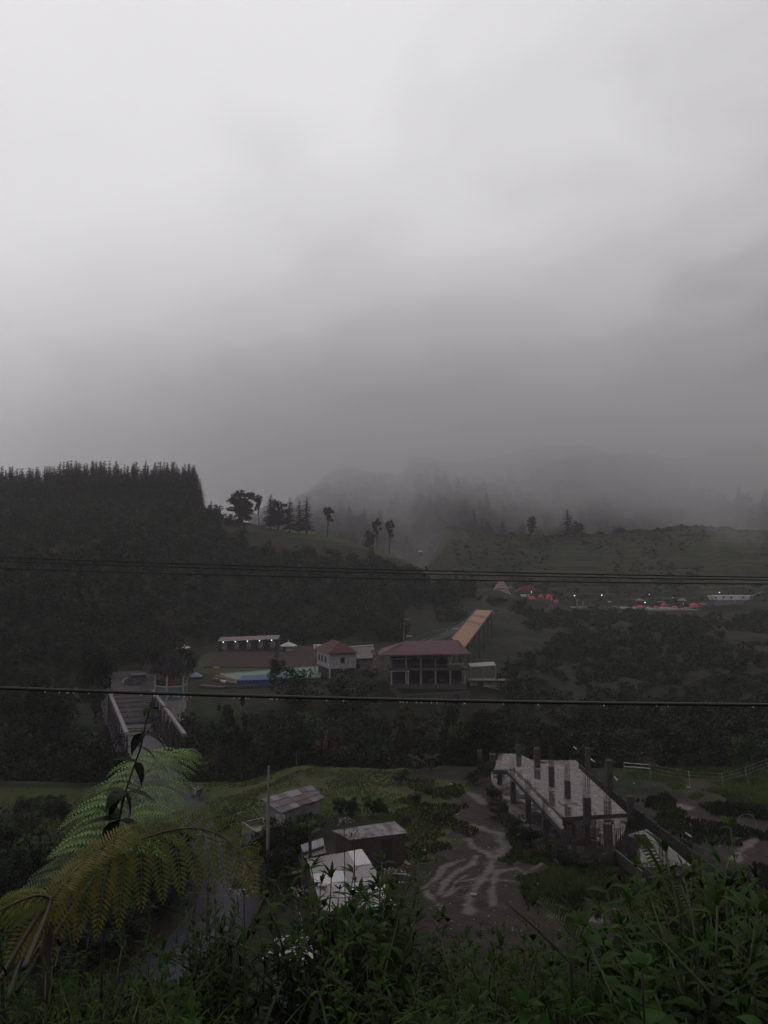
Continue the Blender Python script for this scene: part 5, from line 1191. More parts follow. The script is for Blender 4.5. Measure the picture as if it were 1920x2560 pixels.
mxc = n.new('ShaderNodeMix'); mxc.data_type = 'RGBA'; l.new(mr.outputs[0], mxc.inputs['Factor']); mxc.inputs['A'].default_value = (.05, .045, .05, 1); l.new(r1.outputs[0], mxc.inputs['B'])
l.new(mxc.outputs['Result'], p_.inputs['Base Color']); l.new(mr.outputs[0], p_.inputs['Roughness'])
zs = 2.6
poly = [g(1410, 2044, zs), g(1568, 2034, zs), g(1440, 1914, zs), g(1345, 1908, zs), g(1297, 1884, zs), g(1248, 1884, zs), g(1236, 1923, zs), g(1272, 1923, zs), g(1288, 1923, zs)]
q = G(); q.prism([(a[0], a[1]) for a in poly], zs - .22, zs); obj('upper_slab', q, SL_MAT, cf)
s0, s1, s2, s3 = g(1272, 1926, zs), g(1287, 1926, zs), g(1409, 2046, zs), g(1410, 2074, zs)
q = G(); q.prism([(s0[0], s0[1]), (s3[0], s3[1]), (s2[0] - .12, s2[1]), (s1[0] - .12, s1[1])], zs - .26, zs - .03); obj('edge_strip', q, SL_MAT, cf)
q = G(); L_ = g(1233, 1924, zs); q.beam(L_ + (0, 0, -.15), s0 + (0, 0, -.15), .25, .35); q.beam(s0 + (-.1, 0, -.13), s3 + (-.1, 0, -.13), .22, .34); q.beam(s1 + (-.06, 0, .03), s2 + (-.06, 0, .03), .07, .1); q.beam(poly[0] + (0, -.04, -.1), poly[1] + (0, -.04, -.1), .1, .3); obj('edge_beam', q, M['concrete_dark'], cf)
q = G(); lp = [g(1300, 2115), g(1500, 2150), g(1608, 2090), g(1575, 1990), g(1440, 1900), g(1220, 1935), g(1252, 2000)]
lp = [tuple(g(a, b, .25)[:2]) for a, b in ((1385, 2152), (1505, 2158), (1560, 2080), (1575, 2030), (1440, 1900), (1225, 1900), (1228, 1950), (1262, 2012), (1312, 2082))]
q.prism(lp, -.4, .25); obj('lower_slab', q, SL_MAT, cf)
rs = [g(1609, 2168, .8), g(1728, 2164, .8), g(1690, 2130, .8), g(1618, 2072, .8), g(1574, 2085, .8)]
q = G(); q.prism([(a[0], a[1]) for a in rs], -.5, .8); obj('side_slab', q, SL_MAT, cf)
def column(px, base, top, zbase, wd=.42, rebar=1.6, lab=None, D=None):
    b = g(px, base, zbase); hh = at(px, top, b[1])[2] - zbase
    q = G(); q.box((b[0], b[1], zbase + hh / 2 - .2), (wd, wd, hh + .4)); c_ = obj('column', q, M['concrete_dark'], cf)
    q = G(); k_ = wd / 2 - .06
    for x in (-k_, 0, k_):
        for y in (-k_, k_): q.tube([(b[0] + x, b[1] + y, zbase + hh - .1), (b[0] + x + random.uniform(-.05, .05), b[1] + y, zbase + hh + rebar * random.uniform(.8, 1.1))], .018, 4)
    for zz in ((.3, .9) if rebar > 1 else (.06,)): q.beam((b[0] - k_, b[1] - k_, zbase + hh + zz), (b[0] + k_, b[1] - k_, zbase + hh + zz), .02)
    obj('rebar', q, M['rust'], c_)
for a in ((1379, 1966, 1916, zs), (1419, 1996, 1951, zs), (1468, 2046, 1993, zs, .5, 2.0), (1521, 2100, 2048, 1.0, .5, 2.3), (1343, 1918, 1870, zs, .5, .9), (1297, 1893, 1862, zs, .45, .8),
          (1249, 1962, 1922, .2), (1283, 2010, 1955, .2), (1321, 2058, 1998, .2), (1364, 2110, 2045, .2), (1412, 2140, 2078, .2, .36, 1.0), (1386, 2148, 2112, .2, .3, .6), (1436, 2142, 2100, .2, .3, 1.6), (1486, 2150, 2100, .2, .36, 2.0), (1470, 2120, 2045, .2, .3, .2),
          (1521, 2155, 2058, .2, .5, 1.9), (1232, 1925, 1885, .2, .6, .3), (1200, 1925, 1876, .2, .45, .2), (1585, 2140, 2090, .2, .65, .6), (1577, 2045, 1990, .6, .5, .8), (1525, 1990, 1900, .6, .5, .5), (1470, 1930, 1870, .6, .45, .5)):
    column(*a)
# fields of loose rebar
q = G(); rr = np.random.default_rng(31)
for i in range(70):
    px = rr.uniform(1378, 1560); py = rr.uniform(2100, 2150); b = g(px, py, .25); q.tube([(b[0], b[1], 0), (b[0] + rr.normal() * .04, b[1], rr.uniform(.6, 1.9))], .016, 4)
for i in range(26):
    b = g(rr.uniform(1648, 1672), rr.uniform(2130, 2165), .8); q.tube([(b[0], b[1], .6), (b[0] + rr.normal() * .03, b[1], .8 + rr.uniform(.7, 1.5))], .016, 4)
for i in range(40):
    b = g(rr.uniform(1605, 1720), 2166, .8); q.tube([(b[0], b[1] + .05, .6), (b[0], b[1] + .05, .8 + rr.uniform(.2, .45))], .014, 4)
o_ = obj('starter_rebar', q, M['rust'], cf); o_['kind'] = 'stuff'; q = G()
for i in range(14):
    b = g(rr.uniform(1390, 1500), rr.uniform(2000, 2040), zs); 
for i in range(4):
    a = g(1606, 2112 + i * 5, .85); b_ = g(1636 - i * 3, 2110 + i * 5, .85); q.tube([a, b_], .03, 5)
obj('rebar_pile', q, M['rust'], cf)
q = G(); pts_ = [g(a, b, zs + .03) for a, b in ((1396, 2002), (1405, 2012), (1440, 2008), (1452, 2014))]; q.tube(pts_, .03, 5); obj('pipe', q, M['concrete'], cf)
# dark wall panels
def panelwall(name, pts, zb, zt, label, posts=True):
    t_ = thing(name, label, 'wall', (pts[0][0], pts[0][1], 0)); q = G(); P = [np.array((p_[0] - pts[0][0], p_[1] - pts[0][1])) for p_ in pts]
    for a, b_ in zip(P[:-1], P[1:]): q.beam((*a, (zb + zt) / 2), (*b_, (zb + zt) / 2), .1, zt - zb)
    obj('panel', q, M['wall_dark'] if 'black' in label else M['concrete_dark'], t_)
    if posts:
        for a, b_ in zip(P[:-1], P[1:]):
            nn_ = max(2, int(np.hypot(*(b_ - a)) / 2.2))
            for i in range(nn_): c = a + (b_ - a) * i / nn_; q = G(); q.beam((*c, zb), (*c, zt + .12), .14); obj('post', q, M['steel_dark'], t_)
    return t_
hoard = panelwall('hoarding', [(19.6, 82), (20.2, 70), (20.9, 60), (21.5, 52.5)], -.5, 1.25, 'long black hoarding along the right side of the unfinished frame')
panelwall('retaining_wall', [tuple(g(1504, 2135, 1.0)[:2]), tuple(g(1540, 2125, 1.0)[:2]), tuple(g(1606, 2178, 1.0)[:2])], -.3, 1.0, 'dark low retaining wall in front of the unfinished frame', False)
for i, (x0, y0, x1, y1) in enumerate(((1434, 1867, 1441, 1873), (1476, 1897, 1487, 1905), (1536, 1942, 1543, 1950), (1714, 2082, 1728, 2092))):
    a, b_ = g(x0, y0, 1.3), g(x1, y1, 1.3); q = G(); q.beam(a - (hoard.location[0], hoard.location[1], 0), b_ - (hoard.location[0], hoard.location[1], 0), .09, .08); obj('painted_glint', q, M['tin_pale'], hoard)  # pale strips imitate glints along the hoarding top
# pipe fence
fn = thing('wire_fence', 'thin pale three rail pipe fence dipping across the grass on the right', 'fence', (0, 0, 0))
top = [(1560, 1907), (1625, 1912), (1722, 1929), (1803, 1934), (1862, 1919), (1915, 1899), (1990, 1880)]; DD = [84, 81, 78, 77.5, 79, 82, 86]
for k_ in range(3):
    q = G(); P = [at(a, b + k_ * 9, D) for (a, b), D in zip(top, DD)]; q.tube(P, .016, 5); obj('rail', q, M['concrete'], fn)
q = G(); q.tube([at(a, b, D) for (a, b), D in zip(top[:2], DD[:2])], .045, 5); q.tube([at(a, b + 9, D) for (a, b), D in zip(top[:2], DD[:2])], .045, 5); obj('thick_rail', q, M['tin_pale'], fn)
for (a, b), D, ln in zip(top, DD, (0, 0, 3, 6, 10, 12, 12)):
    q = G(); p0 = at(a, b - 2, D); p1 = at(a + ln, b + 24, D - .3); p1[2] = min(p1[2], h1(p1[0], p1[1])) - .1; q.tube([p0, p1], .028, 6); obj('post', q, M['tin_pale'] if a == 1722 else M['concrete'], fn)
# hoops and stones on the right
for i, (px, py, wd, D) in enumerate(((1866, 2045, 48, 66), (1848, 2145, 66, 55))):
    a = at(px, py, D); r = wd / 2 / F * D; zb_ = h1(a[0], a[1]); t_ = thing('hoop_frame', ('far arched wire hoop at the right edge of the site', 'near arched wire hoop at the right edge of the site')[i], 'hoop', (a[0], a[1], zb_)); q = G(); hh = a[2] - zb_ + .3
    q.tube([(r * cos(b_), 0, hh * max(0, sin(b_)) ** .7 if 0 < b_ < pi else -.1) for b_ in np.linspace(0, pi, 16)], .02, 5); obj('hoop', q, M['tin'], t_)
def rock(px, py, s, label, mt='concrete_pale', grp='pale stones and rubble on the site'):
    b = g(px, py); q = G(); rr = np.random.default_rng(int(px)); q.ball((0, 0, 0), s, 7, 5); q.v[-1] = q.v[-1] * rr.uniform(.7, 1.2, q.v[-1].shape) * (1.3, 1, .5)
    o = tag(obj('stone', q, M[mt]), label, 'stone', grp); o.location = (b[0], b[1], h1(b[0], b[1]) + .05)
for i, (px, py) in enumerate(((1648, 2005), (1720, 1970), (1840, 2018), (1585, 1958), (1650, 1990), (1128, 1963), (1142, 2038), (1060, 2126), (1298, 1984), (1251, 1985), (1345, 2213), (1185, 2238))):
    rock(px, py, .10 + .04 * (i % 3), 'small pale stone lying on the ground of the site')
for px, py, w_, lb in ((1000, 2185, .9, 'pale board lying beside the plank shack'), (1030, 2190, .6, 'grey plank lying further right of the plank shack'), (1001, 2206, .5, 'small pale offcut in front of the plank shack')):
    b = g(px, py); q = G(); q.box((0, 0, .04), (w_, .25, .05), random.uniform(-.4, .1)); o = tag(obj('board', q, M['concrete']), lb, 'board'); o.location = (b[0], b[1], h1(b[0], b[1]) + .02)
a, b_ = g(704, 2218), g(770, 2206); t_ = thing('retaining_wall', 'low brown block wall behind the shrubs left of the big tin roof', 'wall', (a[0], a[1], h1(a[0], a[1]))); v = b_ - a; q = G(); q.beam((0, 0, .3), (v[0], v[1], .3), .25, .9); obj('block', q, M['brick'], t_); q = G(); q.beam((0, 0, .78), (v[0], v[1], .78), .32, .08); obj('coping', q, M['wood'], t_)
for x0, y0, x1, y1, D, lb in ((562, 2000, 582, 2020, 71, 'pale leaning stick by the path to the patchwork shack'), (678, 2130, 686, 2160, 55.5, 'white leaning stick beside the utility pole'), (741, 2265, 757, 2297, 46, 'pale stick leaning behind the kiosk roof'), (590, 2058, 610, 2062, 64, 'thin pale branch left of the concrete tank'), (992, 1978, 992, 1988, 74, 'short white stake at the right end of the field'), (741, 1874, 741, 1882, 90, 'small white post at the far edge of the field')):
    a, b_ = at(x0, y0, D), at(x1, y1, D); b_[2] = h1(b_[0], b_[1]) - .05 if y1 - y0 > 5 else b_[2]; q = G(); q.tube([a, (a + b_) / 2 + (.02, 0, 0), b_], [.02, .025, .03], 5); tag(obj('stick', q, M['concrete_pale']), lb, 'stick')

gg = G(); rr = np.random.default_rng(404)
for i in range(900):
    px = rr.uniform(900, 1900); py = rr.uniform(1960, 2330); b = g(px, py); x, y = b[0], b[1]
    if inpoly(np.array([x]), np.array([y]), MUDZ)[0] or rr.random() < .25:
        r_ = rr.uniform(.02, .07); gg.ball((x, y, h1(x, y) + r_ * .3), r_, 5, 2, t=rr.uniform(0, 1), sq=(rr.uniform(.7, 1.6), 1, .6))
tag(obj('gravel', gg, M['concrete']), 'scattered gravel and rubble over the muddy yard', 'gravel', kind='stuff')
# ------------------------------------------------------------------ power lines
def wire(pts, D, r, label, sag=.05, grp=None):
    P = [at(px, py, D) for px, py in pts]; a, b_ = P[0], P[-1]; xs_ = np.linspace(-2.2, 3.2, 90); base = a[None] + (b_ - a)[None] * xs_[:, None]
    base[:, 2] += sag * ((xs_ - .5) ** 2 - .25); q = G(); q.tube(base, r, 6)
    return base, q
for y0, y1, D, r, lb in ((1393, 1443, 14, .013, 'topmost of the three thin black cables crossing the valley'), (1403, 1450, 14.3, .013, 'middle one of the three thin black cables crossing the valley'), (1421, 1460, 13.6, .013, 'lowest of the three thin black cables crossing the valley')):
    base, q = wire(((0, y0), (1920, y1)), D, r, lb, .16); tag(obj('power_cable', q, M['black'], smooth=True), lb, 'cable', 'thin overhead cables')
base, q = wire(((0, 1720), (1920, 1762)), 7.0, .0155, '', .10)
tw = thing('thick_cable', 'thick black overhead cable with water droplets hanging under it', 'cable', base[45])
q.v[0] = q.v[0] - base[45]; obj('sheath', q, M['black'], tw, True)
q = G(); q.ball((0, 0, 0), .0062, 8, 6, sq=(1, 1, 1.25)); dm = q.mesh('water_droplet', M['drop'], True); rr = np.random.default_rng(77)
for px in list(rr.uniform(90, 330, 8)) + list(rr.uniform(330, 480, 10)) + list(rr.uniform(560, 900, 9)) + list(rr.uniform(1000, 1200, 10)) + list(rr.uniform(1200, 1900, 6)):
    X = at(px, 1740, 7.0)[0]; z_ = np.interp(X, base[:, 0], base[:, 2]); o = obj('water_droplet', dm, None, tw); o.location = (X - base[45][0], base[45][1] * 0 + np.interp(X, base[:, 0], base[:, 1]) - base[45][1], z_ - base[45][2] - .020)

# ------------------------------------------------------------------ foreground plants on the near slope
def pinna(gg, p0, d, L_, nrm, droop, plen, n=20, tint=.5, rg=RNG):
    p = np.array(p0, float); d = unit(np.array(d, float)); V = []; T = []; ps = []
    step = L_ / n; g_ = np.array((0, 0, -1.))
    for i in range(n + 1):
        u = i / n; ps.append(p.copy()); s_ = unit(np.cross(nrm, d)); tp = plen * (min(1, .35 + u * 4) * (1 - u ** 1.6) ** .8 + .06)
        for sg in (-1, 1):
            wv = d * step * .42; tip = p + s_ * sg * tp + d * tp * .42 + g_ * tp * .18 * rg.uniform(.3, 1.6); md = p + s_ * sg * tp * .55 + d * tp * .18
            V += [p - wv * .8, md - wv, tip, md + wv]; T += [tint + rg.uniform(-.12, .12)] * 4
        p = p + d * step; d = unit(d + g_ * droop / n)
    gg.add(np.array(V), np.arange(len(V)).reshape(-1, 4), np.clip(T, 0, 1)); gg.tube(ps[::4], .0022, 3, t=tint, cap=False)
def frond(par, rach, start, Lf, dirs, plen, npair, mt, droop=.6, nrm=(0, -.85, .5), label=None, r0=.012, tint=lambda u: .5, seed=1, sf=(1, .85), npn=17):
    rg = np.random.default_rng(seed); P = np.array([at(*q) for q in rach]) - np.array(par.location)
    d_ = np.r_[0, np.cumsum(np.linalg.norm(np.diff(P, axis=0), axis=1))]; u = np.linspace(0, 1, 40); R_ = np.stack([np.interp(u * d_[-1], d_, P[:, k]) for k in range(3)], 1)
    for _ in range(6): R_[1:-1] = (R_[:-2] + 2 * R_[1:-1] + R_[2:]) / 4
    q = G(); q.tube(R_, np.linspace(r0, .0025, 40), 6, t=.3); fr_ = obj('frond', q, M['rachis'] if mt != 'fern_green' else M['stem'], par, True, label)
    q = G()
    for i in range(npair):
        v = start + (1 - start) * (i + .5) / npair; k = v * 39; a = int(k); c = R_[a] + (R_[min(a + 1, 39)] - R_[a]) * (k - a); tg = unit(R_[min(a + 1, 39)] - R_[max(a - 1, 0)])
        w_ = (i + .5) / npair; L_ = Lf(w_)
        for s_, dr in enumerate(dirs):
            dd = np.array(dr(w_), float); pinna(q, c, dd + tg * .35, L_ * sf[s_] * rg.uniform(.88, 1.08), unit(np.array(nrm)), droop * rg.uniform(.7, 1.3), plen * (.55 + .45 * L_ / Lf(.35)), max(8, int(npn * L_ / Lf(.35))), tint(w_) + rg.uniform(-.08, .08), rg)
    obj('pinnae', q, M[mt], fr_); return fr_
b0 = at(-60, 2560, 3.6)
tf = thing('tree_fern', 'large tree fern with arching green and yellowing fronds in the left foreground', 'fern', (b0[0] + .35, 3.7, h1(b0[0] + .35, 3.7)))
bell = lambda u: .30 * (sin(min(1, .25 + u * 1.0) * pi * .82) ** .8) + .03
frond(tf, [(-40, 2520, 3.35), (60, 2345, 3.5), (110, 2265, 3.6), (200, 2172, 3.8), (300, 2118, 3.95), (400, 2080, 4.05), (480, 2064, 4.05), (550, 2082, 3.98), (600, 2122, 3.92), (628, 2175, 3.88)], .22,
      lambda u: .42 * (1 - u) ** .36 * min(1, .65 + u * 2) + .02, [lambda u: (-.75 + 1.1 * u, -.25, -.8), lambda u: (.25 - .1 * u, .35, .8 - .5 * u)], .072, 16, 'fern_yellow', .9, (0, -.95, .25), 'yellowing frond arching to the right', .011, lambda u: .35 + .25 * sin(u * 7), 3, (1, .6))
frond(tf, [(40, 2480, 3.6), (160, 2300, 3.9), (260, 2160, 4.2), (310, 2070, 4.5), (335, 1990, 4.8), (365, 1925, 5.05), (415, 1885, 5.3), (455, 1872, 5.45), (475, 1880, 5.5)], .36,
      lambda u: .60 * (1 - u) ** .42 * min(1, .6 + u * 2) + .03, [lambda u: (.95, .1, .28), lambda u: (-.95, -.1, .22)], .05, 15, 'fern_green', 1.5, (0, -.55, .83), 'green frond pointing away and up', .011, lambda u: .55, 4, (.78, .95), 22)
frond(tf, [(20, 2500, 3.5), (60, 2380, 3.7), (120, 2260, 4.0), (190, 2170, 4.3), (230, 2100, 4.6), (250, 2065, 4.8)], .45, lambda u: .40 * (1 - u) ** .5 + .02, [lambda u: (.9, 0, .1), lambda u: (-.95, 0, .0)], .05, 12, 'fern_green', 1.0, (0, -.7, .7), 'dark green inner frond', .012, lambda u: .3, 5)
frond(tf, [(60, 2420, 3.3), (110, 2300, 3.5), (130, 2245, 3.6), (90, 2235, 3.5), (30, 2260, 3.45), (-60, 2310, 3.4)], .45, lambda u: .16 * (1 - u) ** .5 + .03, [lambda u: (-.7, -.2, -.6), lambda u: (-.9, .2, .3)], .028, 9, 'fern_yellow', .9, (0, -.95, .3), 'orange yellow frond at the left edge', .012, lambda u: .3, 6)
frond(tf, [(60, 2420, 3.6), (170, 2260, 4.1), (240, 2180, 4.5), (250, 2130, 4.7), (180, 2105, 4.9), (80, 2108, 5.0)], .45, lambda u: .16 * (1 - u) ** .5 + .02, [lambda u: (-.2, .2, .7), lambda u: (-.2, -.2, -.8)], .035, 12, 'fern_green', .9, (0, -.8, .5), 'low green frond pointing left', .008, lambda u: .2, 7)
q = G(); tp_ = np.array([at(100, 2700, 3.7), at(100, 2540, 3.7), at(112, 2400, 3.72), at(128, 2300, 3.75)]) - np.array(tf.location); q.tube(np.vstack([[(.0, 0, -.3)], tp_[1:]]), [.05, .032, .024, .02], 8); obj('trunk', q, M['bark'], tf)
# big leaved sapling
LEAFW = lambda u: np.sin(np.clip(u, 0, 1) ** .7 * pi * .985 + .03) * (1.05 - .35 * u)
def leafset(gg, c, spec, rg):
    for az, el, L_, w_, t_ in spec: strip(gg, c, az, el, L_, w_, 6, .9, rg, t_, .15, LEAFW)
b0 = at(250, 2300, 4.3); b0[2] = h1(b0[0], 4.3)
sp = thing('sapling', 'thin leaning sapling with broad dark leaves above the tree fern', 'sapling', b0); rg5 = np.random.default_rng(15)
P = np.array([at(*a) for a in ((262, 2240, 4.3), (285, 2110, 4.3), (310, 1990, 4.3), (330, 1930, 4.3), (352, 1868, 4.3), (366, 1800, 4.3), (376, 1768, 4.3))]) - b0
q = G(); q.tube(np.vstack([[(0, 0, -.2)], P]), [.010, .009, .007, .006, .005, .005, .004, .003], 6); obj('stem', q, M['bark'], sp, True)
q = G()
for (px, py), sp_ in (((376, 1770), [(0.1, .25, .075, .016, .8), (3.0, .3, .07, .015, .85), (1.2, .9, .05, .012, .9), (4.6, .0, .06, .014, .6), (5.5, .1, .07, .015, .4)]),
                      ((358, 1832), [(3.1, .15, .10, .020, .55), (-.2, -.1, .085, .018, .3), (1.6, .2, .07, .016, .4), (4.4, -.4, .09, .022, .2)]),
                      ((352, 1868), [(.3, -.5, .09, .022, .1), (2.6, .2, .08, .016, .5)]),
                      ((338, 1905), [(-.2, -.9, .085, .027, .05), (3.3, .4, .09, .018, .4), (2.6, .1, .1, .02, .3)]),
                      ((312, 1980), [(-.1, .1, .11, .022, .5), (.2, -1.1, .12, .036, .0), (3.0, .15, .13, .028, .45), (2.8, -.7, .12, .03, .25), (4.5, .1, .12, .03, .6)]),
                      ((296, 2050), [(3.2, .1, .15, .032, .5), (.1, -.2, .12, .03, .2), (2.4, .5, .12, .028, .6), (4.2, -.6, .13, .03, .1)])):
    leafset(q, at(px, py, 4.3) - b0, [(a_, e_, l_ * 1.6, w_ * 1.7, t_) for a_, e_, l_, w_, t_ in sp_], rg5)
obj('leaves', q, M['leaf_near'], sp, True)
# generic undergrowth plants
def shrub(seed, h=1.5, ns=5, ll=.15, lw=.022, gap=.06, spread=.35, dead=.15, bare=.25):
    rg = np.random.default_rng(seed); st_ = G(); lf = G()
    for s in range(ns):
        a = rg.uniform(0, 6.28); lean = rg.uniform(.1, 1) * spread; hh = h * rg.uniform(.6, 1.0); n = 9
        P = np.array([(cos(a) * lean * (i / n) ** 1.3 * hh, sin(a) * lean * (i / n) ** 1.3 * hh, -.15 + (hh + .15) * i / n) for i in range(n + 1)]); P[:, :2] += rg.normal(size=(n + 1, 2)) * .012
        st_.tube(P, np.linspace(.011, .003, n + 1), 5); Ls = [(P, bare)]
        for b_ in range(rg.integers(2, 5)):
            u = rg.uniform(.35, .85); c = P[int(u * n)]; aa = rg.uniform(0, 6.28); bl = hh * rg.uniform(.18, .32); Q = np.array([c + np.array((cos(aa) * bl * v, sin(aa) * bl * v, bl * v * .9)) for v in (0, .33, .66, 1)]); st_.tube(Q, [.006, .005, .004, .002], 4); Ls.append((Q, .1))
        for Q, b0_ in Ls:
            d_ = np.r_[0, np.cumsum(np.linalg.norm(np.diff(Q, axis=0), axis=1))]; x = d_[-1] * b0_ + rg.uniform(0, gap); az = rg.uniform(0, 6.28)
            while x < d_[-1]:
                c = np.array([np.interp(x, d_, Q[:, k]) for k in range(3)]); az += 2.4 + rg.uniform(-.4, .4); low = x / d_[-1]
                isd = rg.random() < dead * (1.4 - low); L_ = ll * rg.uniform(.6, 1.15) * (.7 + .4 * sin(low * pi))
                strip(lf, c, az, rg.uniform(.2, .9) if not isd else -1.0, L_, lw * (1 if not isd else .5) * rg.uniform(.8, 1.2), 5, rg.uniform(.7, 1.6), rg, 0.0 if isd else np.clip(.25 + .6 * low + rg.uniform(-.2, .2), 0, 1), .2, LEAFW); x += gap * rg.uniform(.6, 1.4)
            for k in range(4): strip(lf, Q[-1], rg.uniform(0, 6.28), rg.uniform(.5, 1.2), ll * .6, lw * .7, 4, .8, rg, .9, .25, LEAFW)
    return st_, lf
def grassclump(seed, h=.9, n=45, wd=.008):
    rg = np.random.default_rng(seed); st_ = G(); lf = G(); st_.tube([(0, 0, -.1), (0, 0, .04)], [.03, .01], 5)
    for i in range(n):
        a = rg.uniform(0, 6.28); r_ = rg.uniform(0, .12); strip(lf, (r_ * cos(a), r_ * sin(a), 0), a + rg.uniform(-.6, .6), rg.uniform(.9, 1.5), h * rg.uniform(.5, 1.15), wd * rg.uniform(.7, 1.4), 8, rg.uniform(.6, 2.2), rg, rg.uniform(.1, .9), .3, lambda u: (1 - u) ** .6 * np.minimum(1, .3 + u * 4))
    return st_, lf
UG = {}
def regu(k, pair, mt): UG[k] = (pair[0].mesh('stem', M['stem'], True), pair[1].mesh('leaves', M[mt], True))
regu('s0', shrub(1, lw=.012), 'leaf_near'); regu('s1', shrub(2, ll=.13, lw=.009, gap=.04, ns=8), 'leaf_near'); regu('s2', shrub(3, ll=.17, lw=.015, gap=.055, ns=5, dead=.3), 'leaf_near')
regu('b0', shrub(4, ll=.13, lw=.018, gap=.045, ns=5, dead=.03), 'leaf_bright'); regu('b1', shrub(5, ll=.10, lw=.009, gap=.026, ns=6, dead=.05, spread=.25), 'leaf_bright')
regu('w0', shrub(6, ll=.16, lw=.026, gap=.06, ns=5, dead=.02), 'leaf_near'); regu('d0', shrub(7, ll=.13, lw=.012, gap=.05, ns=6, dead=.9), 'leaf_dead')
regu('v0', shrub(17, ll=.11, lw=.032, gap=.04, ns=6, dead=.1), 'leaf_near'); regu('v1', shrub(18, h=1.5, ll=.12, lw=.014, gap=.03, ns=9, dead=.12, spread=.28), 'leaf_near')
regu('g0', grassclump(8), 'grass'); regu('g1', grassclump(9, 1.1, 35, .011), 'grass')
def ug(key, px, topy, D, label, s=1.0, group=None, name='leafy_shrub', cat='shrub', maxh=3.2):
    x = at(px, topy, D)[0]; z = h1(x, D); hh = min(max(at(px, topy, D)[2] - z, .3), maxh); hn = .95 if key[0] == 'g' else 1.5
    t_ = thing(name, label, cat, (x, D, z), random.uniform(0, 6.28), group); s2 = s * min(1.35, max(.55, hh / hn)); t_.scale = (s2, s2, hh / hn)
    for nm, me in zip(('stem', 'leaves'), UG[key]): obj(nm, me, None, t_)
    return t_
for a in (('v1', 885, 2145, 5.2, 'big bushy shrub covering the middle of the largest tin roof', 1.4), ('v1', 930, 2175, 4.9, 'big bushy shrub hanging over the right corner of the largest tin roof', 1.3), ('v1', 520, 2240, 5.0, 'big bushy shrub rising at the right edge of the road', 1.0), ('v1', 1850, 2120, 3.8, 'big bushy shrub at the right side of the slope', 1.3), ('v1', 1740, 2200, 3.6, 'bushy shrub behind the upright fern', 1.1),
          ('s1', 880, 2190, 5.0, 'dense narrow leaved shrub spreading over the middle of the largest tin roof'), ('s0', 850, 2200, 5.4, 'thin leafy shrub rising before the middle of the largest tin roof', .7), ('w0', 905, 2230, 4.6, 'broad leaved shrub at the lower corner of the largest tin roof', .8), ('s2', 960, 2240, 5.2, 'drooping shrub between the largest tin roof and the yard'),
          ('s0', 1150, 2320, 5.0, 'dark loose shrub below the wheel ruts'), ('s1', 1440, 2330, 4.6, 'dense shrub behind the palm fronds'), ('s0', 1620, 2260, 4.4, 'dark shrub left of the curled fern shoot'), ('s1', 1700, 2200, 4.2, 'dense narrow leaved shrub behind the curled fern shoot'), ('w0', 1820, 2160, 4.0, 'broad leaved shrub behind the tall bright one at the right'), ('s0', 1900, 2080, 4.4, 'tallest dark shrub at the right edge'),
          ('s0', 60, 2290, 4.6, 'dark shrub behind the stems of the tree fern'), ('s1', 190, 2330, 5.0, 'leafy shrub under the hanging yellow frond'), ('s0', 290, 2300, 5.4, 'tall shrub below the middle of the yellow frond'), ('s2', 355, 2370, 5.0, 'leafy shrub standing before the left wooden post'), ('s1', 130, 2400, 3.4, 'narrow leaved shrub beside the dark fern trunk'), ('s1', 555, 2210, 5.2, 'tall leafy shrub rising beside the road left of the kiosk roof'), ('s0', 545, 2245, 4.8, 'dark shrub with long narrow leaves overlapping the grey road', 1.1),
          ('s2', 850, 2125, 5.6, 'tall shrub with drooping leaves in front of the largest tin roof'), ('s1', 910, 2165, 5.4, 'leafy shrub across the lower right of the largest tin roof'), ('b0', 885, 2250, 4.4, 'bright green leafy shrub between the two lowest tin roofs', .7),
          ('d0', 818, 2235, 5.0, 'shrub with withered hanging brown leaves in front of the big roof', .8), ('d0', 925, 2330, 4.6, 'withered brown shrub right of the kiosk roof', .8), ('s0', 960, 2300, 5.0, 'dark leafy shrub at the edge of the muddy yard'), 
          ('s1', 560, 2380, 4.2, 'dense dark shrub at the bottom of the road', .6), ('w0', 430, 2280, 4.4, 'broad leaved plant below the right end of the yellow frond', .7), ('s0', 1000, 2420, 3.6, 'dark shrub at the bottom middle of the slope'),
          ('w0', 1790, 2150, 3.4, 'broad leaved shrub towering in the right foreground', 1.0), ('b0', 1850, 2110, 3.6, 'tall bright leaved shrub near the right edge'), ('w0', 1895, 2140, 3.1, 'broad leaved shrub at the right edge of the slope'), ('b0', 1730, 2240, 3.3, 'bright leaved shrub behind the small upright fern'),
          ('s1', 1860, 2250, 2.8, 'dense narrow leaved shrub low at the right edge'), ('w0', 1680, 2340, 3.0, 'broad leaved plant left of the tall right shrubs', .8), ('b1', 1260, 2290, 3.8, 'fine leaved bright plant at the tip of the feathery palm fronds', .7), ('b1', 1330, 2330, 3.6, 'fine leaved bright plant under the feathery palm fronds', .7),
          ('s1', 1160, 2400, 3.4, 'low leafy plant below the muddy tracks'), ('w0', 1560, 2400, 3.1, 'broad leaved low plant right of the palm fronds', .8), ('g1', 860, 2440, 2.9, 'tall grass clump at the bottom under the kiosk', 1.0), ('g1', 590, 2390, 3.0, 'long arching grass clump at the bottom of the road'), ('g1', 480, 2400, 2.9, 'arching pale grass clump between the posts and the fern'), ('g0', 330, 2420, 2.7, 'thick grass clump under the tree fern'), ('g1', 100, 2430, 2.6, 'long grass clump at the bottom left corner')):
    key, px, ty, D, lb = a[:5]; ug(key, px, ty, D, lb, a[5] if len(a) > 5 else 1.0, name='grass_clump' if key[0] == 'g' else 'leafy_shrub', cat='grass' if key[0] == 'g' else 'shrub')
